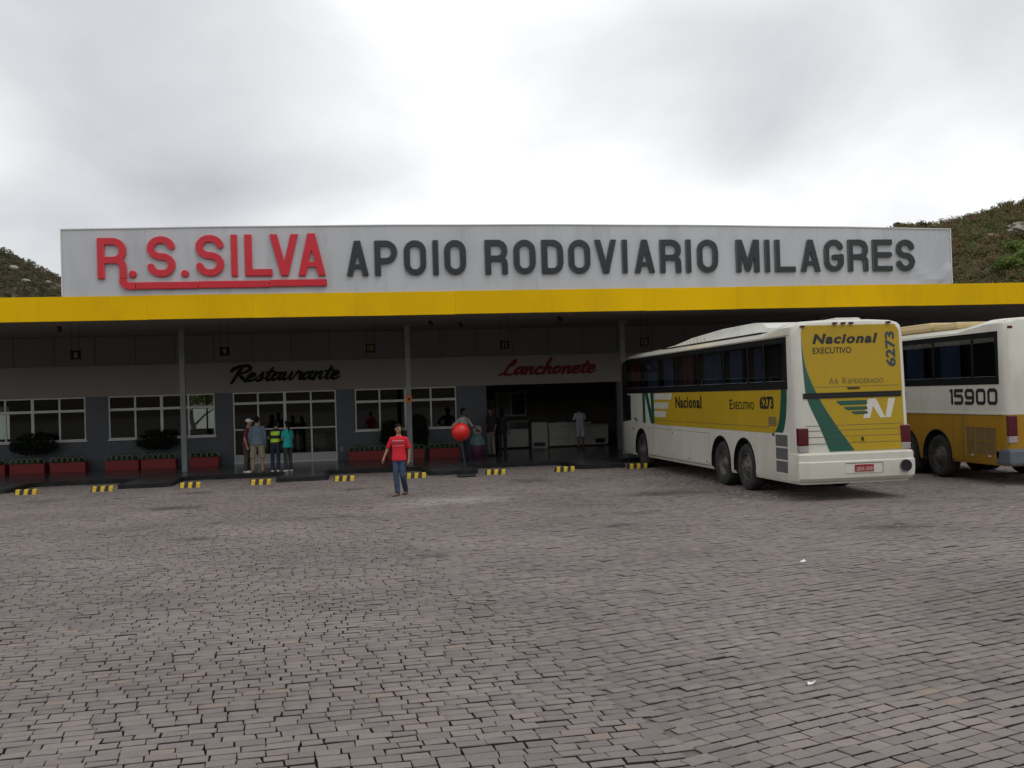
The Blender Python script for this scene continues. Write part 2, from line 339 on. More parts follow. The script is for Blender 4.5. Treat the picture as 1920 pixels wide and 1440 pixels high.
# ================================================================== SETTING: ground, paving, platform
M_joint = mat('joint_sand', (0.060, 0.048, 0.042), 0.95, 0.25, 1.2, 0.4, 60)
M_soilshade = mat('soil_and_joint_shade', (0.030, 0.024, 0.021), .95, .3, 9)  # soily sett sides, with the shade of the joints put into the colour
M_far = mat('far_ground', (0.16, 0.145, 0.12), 0.95, 0.2, 0.1)
def stone_material(name, attr):
    m = bpy.data.materials.new(name); m.use_nodes = True; t = m.node_tree; b = t.nodes['Principled BSDF']; nn = t.nodes.new; L = t.links.new
    geo = nn('ShaderNodeNewGeometry')
    if attr:
        at = nn('ShaderNodeAttribute'); at.attribute_name = 'tint'; rnd = at.outputs['Fac']
    else:
        oi = nn('ShaderNodeObjectInfo'); rnd = oi.outputs['Random']
    cr = nn('ShaderNodeValToRGB'); L(rnd, cr.inputs[0]); el = cr.color_ramp.elements
    el[0].position = 0; el[0].color = (0.178, 0.151, 0.140, 1); el[1].position = 1; el[1].color = (0.262, 0.206, 0.170, 1)
    for p, c in ((.3, (0.196, 0.167, 0.156)), (.6, (0.212, 0.181, 0.168)), (.93, (0.232, 0.199, 0.185)), (.985, (0.240, 0.198, 0.176))):
        e = el.new(p); e.color = (*c, 1)
    n1 = nn('ShaderNodeTexNoise'); n1.inputs['Scale'].default_value = 0.35; n1.inputs['Detail'].default_value = 5; L(geo.outputs['Position'], n1.inputs['Vector'])
    n2 = nn('ShaderNodeTexNoise'); n2.inputs['Scale'].default_value = 22; n2.inputs['Detail'].default_value = 6; n2.inputs['Roughness'].default_value = .7; L(geo.outputs['Position'], n2.inputs['Vector'])
    def mr(src, a, b_, c, d):
        q = nn('ShaderNodeMapRange'); L(src, q.inputs[0]); q.inputs[1].default_value = a; q.inputs[2].default_value = b_; q.inputs[3].default_value = c; q.inputs[4].default_value = d; return q.outputs[0]
    def mul(a, b_):
        q = nn('ShaderNodeMath'); q.operation = 'MULTIPLY'; L(a, q.inputs[0]); L(b_, q.inputs[1]); return q.outputs[0]
    k = mul(mr(n1.outputs['Fac'], .3, .7, .80, 1.18), mr(n2.outputs['Fac'], .25, .75, .84, 1.16))
    sc = nn('ShaderNodeVectorMath'); sc.operation = 'SCALE'; L(cr.outputs[0], sc.inputs[0]); L(k, sc.inputs['Scale'])
    col = sc.outputs[0]
    def blotch(col, centre, size, colour, amt, soft):
        sub = nn('ShaderNodeVectorMath'); sub.operation = 'SUBTRACT'; L(geo.outputs['Position'], sub.inputs[0]); sub.inputs[1].default_value = (*centre, 0)
        dv = nn('ShaderNodeVectorMath'); dv.operation = 'DIVIDE'; L(sub.outputs[0], dv.inputs[0]); dv.inputs[1].default_value = (*size, 1)
        ln = nn('ShaderNodeVectorMath'); ln.operation = 'LENGTH'; L(dv.outputs[0], ln.inputs[0])
        nz = nn('ShaderNodeTexNoise'); nz.inputs['Scale'].default_value = 1.6; nz.inputs['Detail'].default_value = 5; L(geo.outputs['Position'], nz.inputs['Vector'])
        ad = nn('ShaderNodeMath'); ad.operation = 'ADD'; L(ln.outputs['Value'], ad.inputs[0]); L(mr(nz.outputs['Fac'], .2, .8, -.45, .45), ad.inputs[1])
        f = mr(ad.outputs[0], 1-soft, 1+soft*.3, amt, 0)
        mi = nn('ShaderNodeMix'); mi.data_type = 'RGBA'; L(f, mi.inputs['Factor']); L(col, mi.inputs['A']); mi.inputs['B'].default_value = (*colour, 1); return mi.outputs['Result']
    ns = nn('ShaderNodeTexNoise'); ns.inputs['Scale'].default_value = .28; ns.inputs['Detail'].default_value = 7; ns.inputs['Roughness'].default_value = .62; L(geo.outputs['Position'], ns.inputs['Vector'])
    ms = nn('ShaderNodeMix'); ms.data_type = 'RGBA'; L(mr(ns.outputs['Fac'], .5, .68, 0, .55), ms.inputs['Factor']); L(col, ms.inputs['A']); ms.inputs['B'].default_value = (0.215, 0.178, 0.150, 1); col = ms.outputs['Result']   # trodden sand
    col = blotch(col, (2.3, 23.2), (1.25, 1.0), (0.40, 0.38, 0.34), .55, .7)      # old cement patch
    col = blotch(col, (-3.9, 24.4), (0.8, .5), (0.07, 0.055, 0.045), .8, .8)      # oil
    col = blotch(col, (7.0, 22.6), (1.3, .6), (0.05, 0.042, 0.038), .8, .8)
    col = blotch(col, (-1.0, 21.0), (2.2, .5), (0.11, 0.095, 0.085), .45, .8)
    for c_, s_ in (((4.6, 17.5), (.35, .3)), ((5.4, 19.2), (.5, .35)), ((-2.6, 18.6), (.4, .35)), ((1.2, 15.2), (.22, .2)), ((8.6, 15.6), (.5, .4)), ((0.2, 27.4), (.6, .5)), ((4.9, 27.6), (.7, .6)), ((-4.0, 28.4), (.6, .5)), ((-7.6, 27.9), (.6, .5)), ((3.4, 11.6), (.2, .16))):
        col = blotch(col, c_, s_, (0.055, 0.046, 0.042), .6, .8)
    L(col, b.inputs['Base Color']); b.inputs['Roughness'].default_value = 0.78; b.inputs['Specular IOR Level'].default_value = 0.35
    bu = nn('ShaderNodeBump'); bu.inputs['Strength'].default_value = 0.5; bu.inputs['Distance'].default_value = 0.012; L(n2.outputs['Fac'], bu.inputs['Height']); L(bu.outputs[0], b.inputs['Normal'])
    return m
M_stone = stone_material('granite_sett_rows', True); M_stone1 = stone_material('granite_sett', False)

tag(MB().box(-900, 900, -700, 1100, -0.5, -0.06, M_far).build('ground'), kind='structure')
# bed of sand under the setts, level uneven so joints are deep in places and choked in others
def bed_z(x, y):
    far = min(max((y-11)/11, 0), 1)
    return -0.046+0.034*far+0.012*mnoise.noise(Vector((x*.45, y*.45, 0)))+0.006*mnoise.noise(Vector((x*2.1, y*2.1, 4)))
xs = np.arange(-22, 42, 0.3); ys = np.arange(-6, 34.0, 0.3)
bv = [(x, y, bed_z(x, y)) for y in ys for x in xs]; nx = len(xs)
bf = [(j*nx+i, j*nx+i+1, (j+1)*nx+i+1, (j+1)*nx+i) for j in range(len(ys)-1) for i in range(nx-1)]
paving = tag(MB().add(bv, bf, M_joint).build('stone_paving', smooth=True), kind='structure')

SEAM = ((1.67, 10.9), (2.04, 7.33))
def right_of_seam(x, y):
    sx = SEAM[0][0]+(y-SEAM[0][1])*(SEAM[1][0]-SEAM[0][0])/(SEAM[1][1]-SEAM[0][1])
    return x > sx
def setts(angle, right, pitch_v, lmin, lmax, seed):
    rg = random.Random(seed); ca, sa = math.cos(R(angle)), math.sin(R(angle)); out = []
    v = -30.0
    while v < 46:
        u = -30+rg.uniform(0, .3); dv = pitch_v*rg.uniform(.92, 1.08)
        while u < 56:
            l = rg.uniform(lmin, lmax); uc = u+l/2; u += l
            wv = v+.10*math.sin(uc*.35+.8)+.022*math.sin(uc*.9+2+v*.2); slope = .035*math.cos(uc*.35+.8)+.02*math.cos(uc*.9+2+v*.2)
            x = uc*ca-wv*sa; y = uc*sa+wv*ca
            if y < 3.8 or y > 33.25 or x < -.33*y-4.2 or x > .74*y+4.2: continue
            if right_of_seam(x+(.06 if right else 0), y) != right: continue
            out.append((x, y, R(angle)+math.atan(slope)+R(rg.gauss(0, 1.6)), l-rg.uniform(.003, .012), dv-rg.uniform(.013, .025), rg.gauss(0, .0022), rg.gauss(0, .008), rg.gauss(0, .012), rg.random()))
        v += dv
    return out
stones = setts(3.0, False, .122, .158, .232, 1)+setts(20.0, True, .128, .155, .232, 2)
def cam_px(x, y):
    d = Vector((x, y, 0))-CAM; z = d.dot(Fv)
    return (0.5+d.dot(Rv)/z*36.56/36, 0.375-d.dot(Uv)/z*36.56/36, z)
inview = []
for i, s in enumerate(stones):
    px, py, z = cam_px(s[0], s[1])
    if z > 0 and 0 < px < 1 and 0 < py < .75: inview.append((z, i))
inview.sort(); single = set(i for z, i in inview[:300])
def sett_shape(rg):
    """unit sett: lower ring, shoulder, dressed top; edges a little irregular"""
    vs = []
    base = [(-.5, -.5), (.5, -.5), (.5, .5), (-.5, .5)]
    j = [(rg.gauss(0, .025), rg.gauss(0, .03)) for _ in range(4)]
    for (a, b), (ja, jb) in zip(base, j): vs.append((a+ja, b+jb, -.10))
    for (a, b), (ja, jb) in zip(base, j): vs.append((a+ja, b+jb, -.0045))
    for (a, b), (ja, jb) in zip(base, j): vs.append(((a+ja)*.978, (b+jb)*.962, rg.gauss(0, .0015)))
    fs = [(0, 1, 5, 4), (1, 2, 6, 5), (2, 3, 7, 6), (3, 0, 4, 7), (4, 5, 9, 8), (5, 6, 10, 9), (6, 7, 11, 10), (7, 4, 8, 11), (8, 9, 10, 11)]
    return vs, fs
shapes = [sett_shape(random.Random(100+i)) for i in range(24)]
sett_meshes = []
for vs, fs in shapes:
    me = bpy.data.meshes.new('sett'); me.from_pydata(vs, [], fs); me.materials.append(M_stone1); me.materials.append(M_soilshade); me.polygons.foreach_set('material_index', [1]*4+[0]*5); sett_meshes.append(me)
allv = []; tint = []; allf = []; base_f = np.array(shapes[0][1]); cnt = 0
for i, (x, y, a, l, w, dz, tx, ty, tn) in enumerate(stones):
    q = i % 24
    if i in single:
        o = link('sett', sett_meshes[q], paving, (x, y, dz)); o.rotation_euler = (tx, ty*.5, a); o.scale = (l, w, 1); continue
    V = np.array(shapes[q][0]); ca, sa = math.cos(a), math.sin(a); X = V[:, 0]*l; Y = V[:, 1]*w
    Z = V[:, 2]+dz+X*ty*.5+Y*tx
    allv.append(np.stack([x+X*ca-Y*sa, y+X*sa+Y*ca, Z], 1)); tint.append(np.full(12, tn)); allf.append(base_f+cnt*12); cnt += 1
allv = np.concatenate(allv); allf = np.concatenate(allf); tint = np.concatenate(tint)
me = bpy.data.meshes.new('sett_rows'); me.vertices.add(len(allv)); me.vertices.foreach_set('co', allv.ravel())
me.loops.add(allf.size); me.loops.foreach_set('vertex_index', allf.ravel().astype(np.int32)); me.polygons.add(len(allf)); me.polygons.foreach_set('loop_start', np.arange(0, allf.size, 4, dtype=np.int32))
at = me.attributes.new('tint', 'FLOAT', 'POINT'); at.data.foreach_set('value', tint.astype(np.float32)); me.materials.append(M_stone); me.materials.append(M_soilshade); me.polygons.foreach_set('material_index', np.tile(np.array([1]*4+[0]*5, np.int32), cnt)); me.update(calc_edges=True)
tag(link('sett_rows', me, paving), kind='stuff')
print('setts', len(stones))

# mortar fillet along the seam between the two fields of setts
M_fill = mat('mortar', (0.135, 0.115, 0.100), .95, .2, 6, .4, 40)
fv = []
for i in range(61):
    y = 4+i*.48; x = SEAM[0][0]+(y-SEAM[0][1])*(SEAM[1][0]-SEAM[0][0])/(SEAM[1][1]-SEAM[0][1]); fv += [(x-.14, y, -.012), (x+.14, y, -.010)]
MB().add(fv, [(2*i, 2*i+1, 2*i+3, 2*i+2) for i in range(60)], M_fill).build('mortar_fillet', paving)
# litter lying on the setts
M_paper = mat('paper', (0.8, 0.8, 0.78), .8, .05)
def litter(loc, pts, label, rz):
    pts = [(x*.72, y*.72, z*.8) for x, y, z in pts]; m = MB(); n = len(pts); top = [(x, y, z+.004) for x, y, z in pts]
    m.add([(x, y, z) for x, y, z in pts]+top, [tuple(range(n))[::-1], tuple(range(n, 2*n))]+[(i, (i+1) % n, n+(i+1) % n, n+i) for i in range(n)], M_paper)
    tag(m.build('paper_scrap', loc=loc, rz=rz), label, 'litter', 'scraps of paper on the setts')
litter((5.85, 12.9, .006), [(-.06, -.03, 0), (.05, -.04, .01), (.06, .03, .03), (-.02, .05, .0)], 'small white paper scrap lying on the setts, the farther one', .3)
litter((3.48, 7.6, .006), [(-.055, -.02, .0), (.0, -.035, .004), (.06, -.012, .03), (.03, .03, .0), (-.03, .015, .02)], 'crumpled white paper scrap on the setts nearest the camera', .2)

# platform with bays
M_tile = mat('platform_floor', (0.055, 0.055, 0.056), 0.2, 0.15, .8, spec=.5, dirt=(.1, .09, .08), dirt_amt=.3, dirt_scale=.9)
M_kerb = mat('kerb_paint', (0.018, 0.018, 0.018), .8, .3, 3, .2, 20, spec=.2, dirt=(.07, .065, .06), dirt_amt=.4, dirt_scale=4)
PZ = 0.13
NOSE = [(-14.5, 'r'), (-10.1, 'r'), (-5.72, 'r'), (-1.32, 's'), (3.1, 'l'), (7.65, 'l'), (12.1, 'l'), (16.5, 'l'), (20.9, 'l'), (25.3, 'l')]
line = [(-17.2, 33.25)]
def corner(p, r, a0, a1): return arc(p[0], p[1], r, a0, a1, 5)
for c, kind in NOSE:
    x0, x1 = c-.74, c+.74; fy, by = 30.9, 33.25
    if kind == 'l':
        line += [(x0-.55, by)]+arc(x0-.55, by-.5, .5, 90, 15, 4)[1:]+[(x0+.02, fy+.55)]+arc(x0+.35, fy+.35, .35, 190, 270, 5)
    else: line += [(x0, by)]+arc(x0+.1, fy+.1, .1, 180, 270, 3)
    if kind == 'r': line += arc(x1-.35, fy+.35, .35, 270, 350, 5)+[(x1-.02, fy+.9)]+arc(x1+.45, by-.5, .5, 165, 90, 4)
    else: line += arc(x1-.1, fy+.1, .1, 270, 360, 3)+[(x1, by)]
line += [(29.5, 33.25)]
poly = line+[(29.5, 50), (-17.2, 50)]
platform = tag(MB().prism(poly, -.05, PZ, M_tile, 'z').build('platform'), kind='structure')
# kerb stones along the bays, a few millimetres proud of the floor
def walk(line, step):
    out = [[Vector(line[0])]]; left = step
    for a, b in zip(line[:-1], line[1:]):
        a = Vector(a); b = Vector(b); L = (b-a).length; p = 0
        while L-p > left: p += left; q = a+(b-a)*p/L; out[-1].append(q); out.append([q]); left = step
        left -= L-p; out[-1].append(b)
    return out
for seg in walk(line, 1.0):
    pts = [seg[0]]
    for p in seg[1:]:
        if (p-pts[-1]).length > .02: pts.append(p)
    if len(pts) < 2 or max(p.x for p in pts) < -12.5: continue
    n = len(pts); V = []
    for i, p in enumerate(pts):
        d = (pts[min(i+1, n-1)]-pts[max(i-1, 0)]).normalized(); nrm = Vector((d.y, -d.x))
        cap = d*(.004 if i == 0 else (-.004 if i == n-1 else 0))
        o_, i_ = p+nrm*.012+cap, p-nrm*.13+cap
        V += [(o_.x, o_.y, -.04), (o_.x, o_.y, PZ-.008), (o_.x-nrm.x*.012, o_.y-nrm.y*.012, PZ+.004), (i_.x, i_.y, PZ+.004)]
    Fq = [(4*i+k, 4*i+4+k, 4*i+5+k, 4*i+1+k) for i in range(n-1) for k in range(3)]+[(0, 1, 2, 3), (4*n-4, 4*n-1, 4*n-2, 4*n-3)]
    MB().add(V, Fq, M_kerb).build('kerb', platform)

# striped wheel stops
M_ysto = mat('yellow_stop', (0.62, 0.42, 0.015), .55, .12, 8, dirt=(.2, .15, .06), dirt_amt=.5, dirt_scale=7, rnd=.08)
M_bsto = mat('black_stop', (0.02, 0.02, 0.02), .6, .2, 8)
def stop_seg(a0, a1, m):
    prof = [(-.10, .0), (.10, .0), (.08, .13), (.055, .148), (-.05, .148), (-.08, .12)]
    b = MB(); vs = []
    for a in (a0, a1):
        for y, z in prof: vs.append((a+(z-.085)*.14, y, z))
    n = len(prof); b.add(vs, [tuple(range(n)), tuple(range(n, 2*n))[::-1]]+[(i, n+i, n+(i+1) % n, (i+1) % n) for i in range(n)], m); return b
STOP = [(-8.72, 'at the far left edge of the picture'), (-6.72, 'second from the left, before the left kerb nose'), (-4.38, 'just left of the waiting group, below the left column'), (-2.44, 'directly in front of the waiting group'),
        (-.1, 'between the waiting group and the man in red'), (1.96, 'beside the legs of the man in red'), (4.3, 'just right of the red ball stand'), (6.38, 'in front of the snack bar'), (8.62, 'at the front wheel of the nearer bus'), (10.7, 'under the nearer bus, on its far side')]
for x, lab in STOP:
    t = empty('wheel_stop', (x, 30.35, .0), R(rng.uniform(-2, 2)))
    tag(t, 'yellow and black striped wheel stop '+lab, 'wheel stop', 'striped wheel stops in the bays')
    w = .6/5.4
    for k in range(5):
        stop_seg(-.27+k*.108+.001, -.27+k*.108+.107, M_ysto if k % 2 == 0 else M_bsto).build('stripe', t)
    stop_seg(-.30, -.271, M_bsto).build('stripe', t)
# ================================================================== THE STATION BUILDING
WY = 38.8
M_yel = mat('yellow_fascia', (0.78, 0.475, 0.0), .6, .05, .5, dirt=(.52, .31, .01), dirt_amt=.35, dirt_scale=1.3, rnd=.02, spec=.12, stretch=(1, 1, .35))
M_par = mat('grey_cladding', (0.52, 0.535, 0.555), .5, .035, .6, dirt=(.37, .38, .385), dirt_amt=.55, dirt_scale=1.7, rnd=.025, stretch=(1, 1, .22))
M_trim = mat('pale_edge_trim', (0.72, 0.73, 0.70), .5, .04)
M_soff = mat('soffit', (0.26, 0.24, 0.22), .8, .08, .5)
M_clad = mat('under_canopy_cladding', (0.155, 0.155, 0.145), .65, .05, .8, rnd=.03)
M_beige = mat('beige_render', (0.29, 0.262, 0.235), .85, .05, .8, .15, 25, dirt=(.25, .22, .2), dirt_amt=.3)
M_blue = mat('blue_grey_tile', (0.060, 0.072, 0.088), .45, .12, 3, dirt=(.05, .055, .06), dirt_amt=.4)
M_white = mat('white_paint', (0.62, 0.63, 0.62), .45, .05, 2)
M_frame = mat('window_frame_white', (0.60, 0.61, 0.58), .4, .05, 3)
M_glass = glass('window_glass', (0.60, 0.64, 0.62))
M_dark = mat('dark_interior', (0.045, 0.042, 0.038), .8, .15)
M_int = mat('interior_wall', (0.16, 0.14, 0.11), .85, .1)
M_col = mat('column_paint', (0.21, 0.225, 0.22), .7, .06, 2, dirt=(.3, .3, .29), dirt_amt=.4, dirt_scale=3)
M_kick = mat('kick_panel', (0.42, 0.43, 0.43), .5, .08, 3)
st = empty('bus_station_building', (0, WY, 0))
tag(st, 'long low bus station with yellow canopy fascia and tall grey sign parapet', 'building')
def part(name, mb, parent=None, **k):
    o = mb.build(name, parent or st, **k); o.location = (-0, -WY, 0) if (parent or st) is st else (0, 0, 0); return o
XL, XR = -17.0, 29.3
# canopy: roof slab, soffit, fascia panels
part('roof', MB().box(XL+.05, XR-.05, 30.5, 48.0, 4.98, 5.3, M_soff))
part('soffit', MB().box(XL+.05, XR-.05, 30.46, WY-.02, 4.86, 4.974, M_soff))
nf = 16; fw = (XR-XL)/nf
for i in range(nf):
    x0 = XL+i*fw; dz = .012*math.sin(i*1.9)
    part('fascia_panel', MB().cbox(x0+.001, x0+fw-.001, 30.37+.003*math.sin(i*2.3), 30.455, 4.75+dz*.4, 5.43+dz*.3, M_yel, .0025))
# parapet: separate sheets
PX0, PX1 = -7.66, 19.12
ztop = lambda x: 7.365-.00076*(x-2.5)**2+.004*math.sin(x*1.3)
npn = 12; pw = (PX1-PX0)/npn
for i in range(npn):
    x0 = PX0+i*pw; x1 = x0+pw; yy = 30.40+.003*math.sin(i*3.1)
    b = MB(); g = .0015; n = 9; nzz = 7
    if i == npn-1:      # dented last sheet
        vs = []; 
        for a in range(n+4):
            for c in range(nzz+4):
                u = a/(n+3); v = c/(nzz+3); x = x0+g+(pw-2*g)*u; z = 5.40+(ztop(x)-5.40)*v
                d = abs((u-.42)*.75+(v-.33)*.66); d2 = abs((u-.9)*.8-(v-.2)*.5)
                amp = -.03*max(0, 1-d*7)*max(0, 1-abs(u-.6)*1.8)-.035*max(0, 1-d2*9)*(1 if v < .35 and u > .7 else 0)+.012*math.sin(u*4)*(1-v)
                vs.append((x, yy+amp*min(1, max(0, (z-5.46)/.12)), z))
        k = nzz+4; fs = [(a*k+c, (a+1)*k+c, (a+1)*k+c+1, a*k+c+1) for a in range(n+3) for c in range(nzz+3)]
        b.add(vs, fs, M_par); b.box(x0+g, x1-g, yy+.05, yy+.09, 5.40, ztop((x0+x1)/2)-.012, M_par)
    else:
        vs = [(x0+g, yy, 5.40), (x1-g, yy, 5.40), (x1-g, yy, ztop(x1)), (x0+g, yy, ztop(x0)), (x0+g, yy+.08, 5.40), (x1-g, yy+.08, 5.40), (x1-g, yy+.08, ztop(x1)), (x0+g, yy+.08, ztop(x0))]
        b.add(vs, [(0, 1, 2, 3), (5, 4, 7, 6), (0, 4, 5, 1), (3, 2, 6, 7), (0, 3, 7, 4), (1, 5, 6, 2)], M_par)
    part('parapet_panel', b)
b = MB(); xsn = [PX0-.03+(PX1-PX0+.06)*i/24 for i in range(25)]
for a, c in zip(xsn[:-1], xsn[1:]):
    za, zc = ztop(a)+.002, ztop(c)+.002
    b.add([(a, 30.375, za), (c, 30.375, zc), (c, 30.375, zc+.028), (a, 30.375, za+.028), (a, 30.52, za), (c, 30.52, zc), (c, 30.52, zc+.028), (a, 30.52, za+.028)], [(0, 1, 2, 3), (3, 2, 6, 7), (5, 4, 7, 6), (0, 4, 5, 1)], M_trim)
part('parapet_cap', b)
part('parapet_end', MB().box(PX0-.03, PX0-.002, 30.375, 30.52, 5.44, ztop(PX0)+.001, M_trim))
part('parapet_end', MB().box(PX1+.002, PX1+.03, 30.375, 30.52, 5.44, ztop(PX1)+.001, M_trim))
for x in np.arange(PX0+1, PX1, 3.2): part('parapet_brace', MB().tube([(x, 30.5, 7.0), (x, 32.6, 5.32)], .03, M_soff, 6))
# columns
for x in (-12.8, -5.3, 2.12, 9.68, 17.2):
    b = MB(); b.cbox(x-.085, x+.085, 35.52, 35.69, PZ, 4.858, M_col, .012); o = part('column', b)
    MB().cbox(x-.17, x+.17, 35.47, 35.74, 4.76, 4.857, M_clad, .01).build('bracket', o)
# beam along the column heads
# cladding sheets above the wall
part('backing_wall', MB().box(XL, XR, WY+.05, WY+.25, 3.86, 4.858, M_dark))
x = -16.94; k = 0
while x < XR-.1:
    x2 = min(x+1.365, XR); part('cladding_panel', MB().cbox(x+.008, x2-.008, WY-.01+.004*math.sin(k*2.1), WY+.045, 3.865, 4.852, M_clad, .004)); x = x2; k += 1
part('cladding_rail', MB().box(XL, XR, WY-.05, WY+.2, 3.815, 3.86, M_clad))
# wall: beige band, piers, spandrels
WT, SILL = 2.72, 1.19
part('wall_band', MB().box(XL, 10.30, WY, WY+.22, WT+.002, 3.813, M_beige))
part('wall_band', MB().box(10.302, XR, WY, WY+.22, WT+.002, 3.813, M_beige))
OPEN = [(-12.65, -9.12), (-8.34, -4.68), (-4.04, -.36), (.33, 4.08), (5.22, 10.28)]
edges = [XL]+[e for o in OPEN for e in o]+[XR]
for a, c in zip(edges[0::2], edges[1::2]): part('wall_pier', MB().box(a, c, WY-.01, WY+.215, PZ-.02, WT, M_blue))
for a, c in (OPEN[0], OPEN[1], OPEN[3]): part('wall_spandrel', MB().box(a+.001, c-.001, WY-.012, WY+.213, PZ-.02, SILL, M_blue))
def window(x0, x1, mull, trans, z0, z1, name='window', mid=None, kick=None):
    y = WY+.02; b = MB(); t = .045
    def bar(a, c, d, e, yo=0, w=.06): b.cbox(a, c, y-yo, y+w, d, e, M_frame, .004)
    bar(x0, x0+t, z0, z1, .022); bar(x1-t, x1, z0, z1, .022)
    bar(x0+t, x1-t, z1-t, z1, .018); bar(x0+t, x1-t, z0, z0+t, .018)
    bar(x0+t, x1-t, trans-.045, trans+.045, .014)
    for i, m_ in enumerate(mull):
        w = .05 if i == 1 else .03
        bar(m_-w, m_+w, z0+t, z1-t, .006)
    if mid: bar(x0+t, x1-t, mid-.025, mid+.025, .002)
    o = part(name, b)
    xs_ = [x0+t]+[v for m_ in mull for v in (m_-.035, m_+.035)]+[x1-t]
    zs = [(z0+t, trans-.04), (trans+.04, z1-t)] if not mid else [(kick+.02, mid-.02), (mid+.02, trans-.04), (trans+.04, z1-t)]
    for a, c in zip(xs_[0::2], xs_[1::2]):
        for d, e in zs: MB().box(a, c, y+.025+rng.uniform(-.002, .002), y+.029, d, e, M_glass).build('pane', o)
    if kick:
        for a, c in zip(xs_[0::2], xs_[1::2]): MB().cbox(a+.004, c-.004, y+.0, y+.05, z0+t, kick, M_kick, .005).build('kick_panel', o)
    else: MB().cbox(x0-.04, x1+.04, WY-.07, WY+.015, z0-.05, z0-.001, M_frame, .008).build('sill', o)
    return o
window(*OPEN[0], (-11.8, -10.9, -10.0), 2.24, SILL, WT)
window(*OPEN[1], (-7.44, -6.53, -5.6), 2.24, SILL, WT)
window(*OPEN[2], (-3.16, -2.21, -1.27), 2.32, PZ, WT, 'glazed_entrance', 1.37, .46)
window(*OPEN[3], (1.23, 2.19, 3.13), 2.25, SILL, WT)
# rooms behind
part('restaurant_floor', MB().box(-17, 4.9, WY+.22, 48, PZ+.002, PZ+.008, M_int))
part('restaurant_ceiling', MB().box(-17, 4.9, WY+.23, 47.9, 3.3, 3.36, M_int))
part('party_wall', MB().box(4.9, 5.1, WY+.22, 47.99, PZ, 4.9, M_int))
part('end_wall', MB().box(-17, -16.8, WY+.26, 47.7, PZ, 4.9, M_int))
def back(x0, x1, z0, z1): part('rear_wall', MB().box(x0, x1, 47.75, 48.0, z0, z1, M_int))
back(-17, -15.6, PZ, 4.9); back(-14.35, -6.95, PZ, 4.9); back(-5.6, 29, PZ, 4.9); back(-15.6, -14.35, PZ, 1.1); back(-15.6, -14.35, 2.5, 4.9); back(-6.95, -5.6, PZ, 1.27); part('rear_window_bar', MB().box(-6.14, -6.08, 47.8, 47.9, 1.27, 2.8, M_dark)); back(-6.95, -5.6, 2.8, 4.9)
# snack bar room
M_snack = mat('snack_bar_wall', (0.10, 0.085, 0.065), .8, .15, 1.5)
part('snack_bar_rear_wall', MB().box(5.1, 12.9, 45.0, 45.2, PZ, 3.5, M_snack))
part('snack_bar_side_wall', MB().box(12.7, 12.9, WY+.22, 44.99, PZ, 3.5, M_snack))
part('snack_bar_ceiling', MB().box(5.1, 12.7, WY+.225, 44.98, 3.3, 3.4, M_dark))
o = part('service_window', MB().cbox(6.45, 7.8, 44.93, 44.995, 1.40, 1.47, M_kick, .01).cbox(6.45, 7.8, 44.93, 44.995, 2.40, 2.47, M_kick, .01).cbox(6.45, 6.52, 44.94, 44.99, 1.471, 2.399, M_kick, .01).cbox(7.73, 7.8, 44.94, 44.99, 1.471, 2.399, M_kick, .01).cbox(7.08, 7.15, 44.94, 44.99, 1.471, 2.399, M_kick, .01))
M_dglass = mat('dark_glass', (.02, .022, .022), .1, .1); M_haze = mat('net_curtain', (.25, .26, .22), .7, .1)
MB().box(6.521, 7.079, 44.955, 44.96, 1.471, 2.399, M_haze).build('pane', o); MB().box(7.151, 7.729, 44.955, 44.96, 1.471, 2.399, M_dglass).build('pane', o)
# small fittings
M_plast = mat('outlet_plastic', (.5, .48, .4), .5)
tag(MB().cbox(-.24, -.16, WY-.03, WY-.011, .47, .6, M_plast, .006).cbox(-.225, -.175, WY-.036, WY-.0305, .49, .53, M_dark, .002).cbox(-.225, -.175, WY-.036, WY-.0305, .54, .58, M_dark, .002).build('power_outlet'), 'small cream power outlet low on the wall beside the entrance', 'outlet')
M_orange = mat('orange_notice', (.65, .16, .02), .6)
tag(MB().cbox(2.02, 2.22, 35.485, 35.518, 2.18, 2.42, M_orange, .004).box(2.08, 2.16, 35.481, 35.4845, 2.25, 2.35, M_bsto).build('column_notice'), 'small orange notice fixed to the column behind the man in red', 'notice')

# ------------------------------------------------------------------ raised lettering on the parapet
M_red = mat('red_sign_enamel', (0.60, 0.008, 0.024), .22, .06, 3, dirt=(.35, .02, .02), dirt_amt=.3, dirt_scale=2)
M_redrim = mat('red_edge_highlight', (0.70, .07, .075), .2); M_blkrim = mat('charcoal_edge_highlight', (0.075, .095, .095), .2)  # lighter edge tones put the bevel highlight into the colour
M_blk = mat('charcoal_sign_enamel', (0.014, 0.020, 0.022), .2, .1, 3)
SY = 30.385
sg = empty('company_sign', (-6.72, SY, 5.62)); tag(sg, 'raised red enamel letters R.S.SILVA with a red underline on the grey parapet', 'sign')
def put(root, ch, x0, x1, z0, z1, m, depth=.075):
    o = link('letter', letter_mesh(ch, x1-x0, z1-z0, depth, m, rim_mat=M_redrim if m is M_red else M_blkrim), root); o.location = Vector((x0, SY, z0))-root.location; return o
put(sg, 'R', -6.72, -5.94, 5.90, 7.05, M_red)
put(sg, 'S', -5.39, -4.62, 5.94, 7.09, M_red); put(sg, 'S', -4.07, -3.29, 5.94, 7.12, M_red)
put(sg, 'I', -3.10, -2.92, 5.93, 7.12, M_red); put(sg, 'L', -2.72, -1.96, 5.93, 7.12, M_red); put(sg, 'V', -2.02, -1.22, 5.93, 7.13, M_red); put(sg, 'A', -1.24, -.46, 5.92, 7.15, M_red)
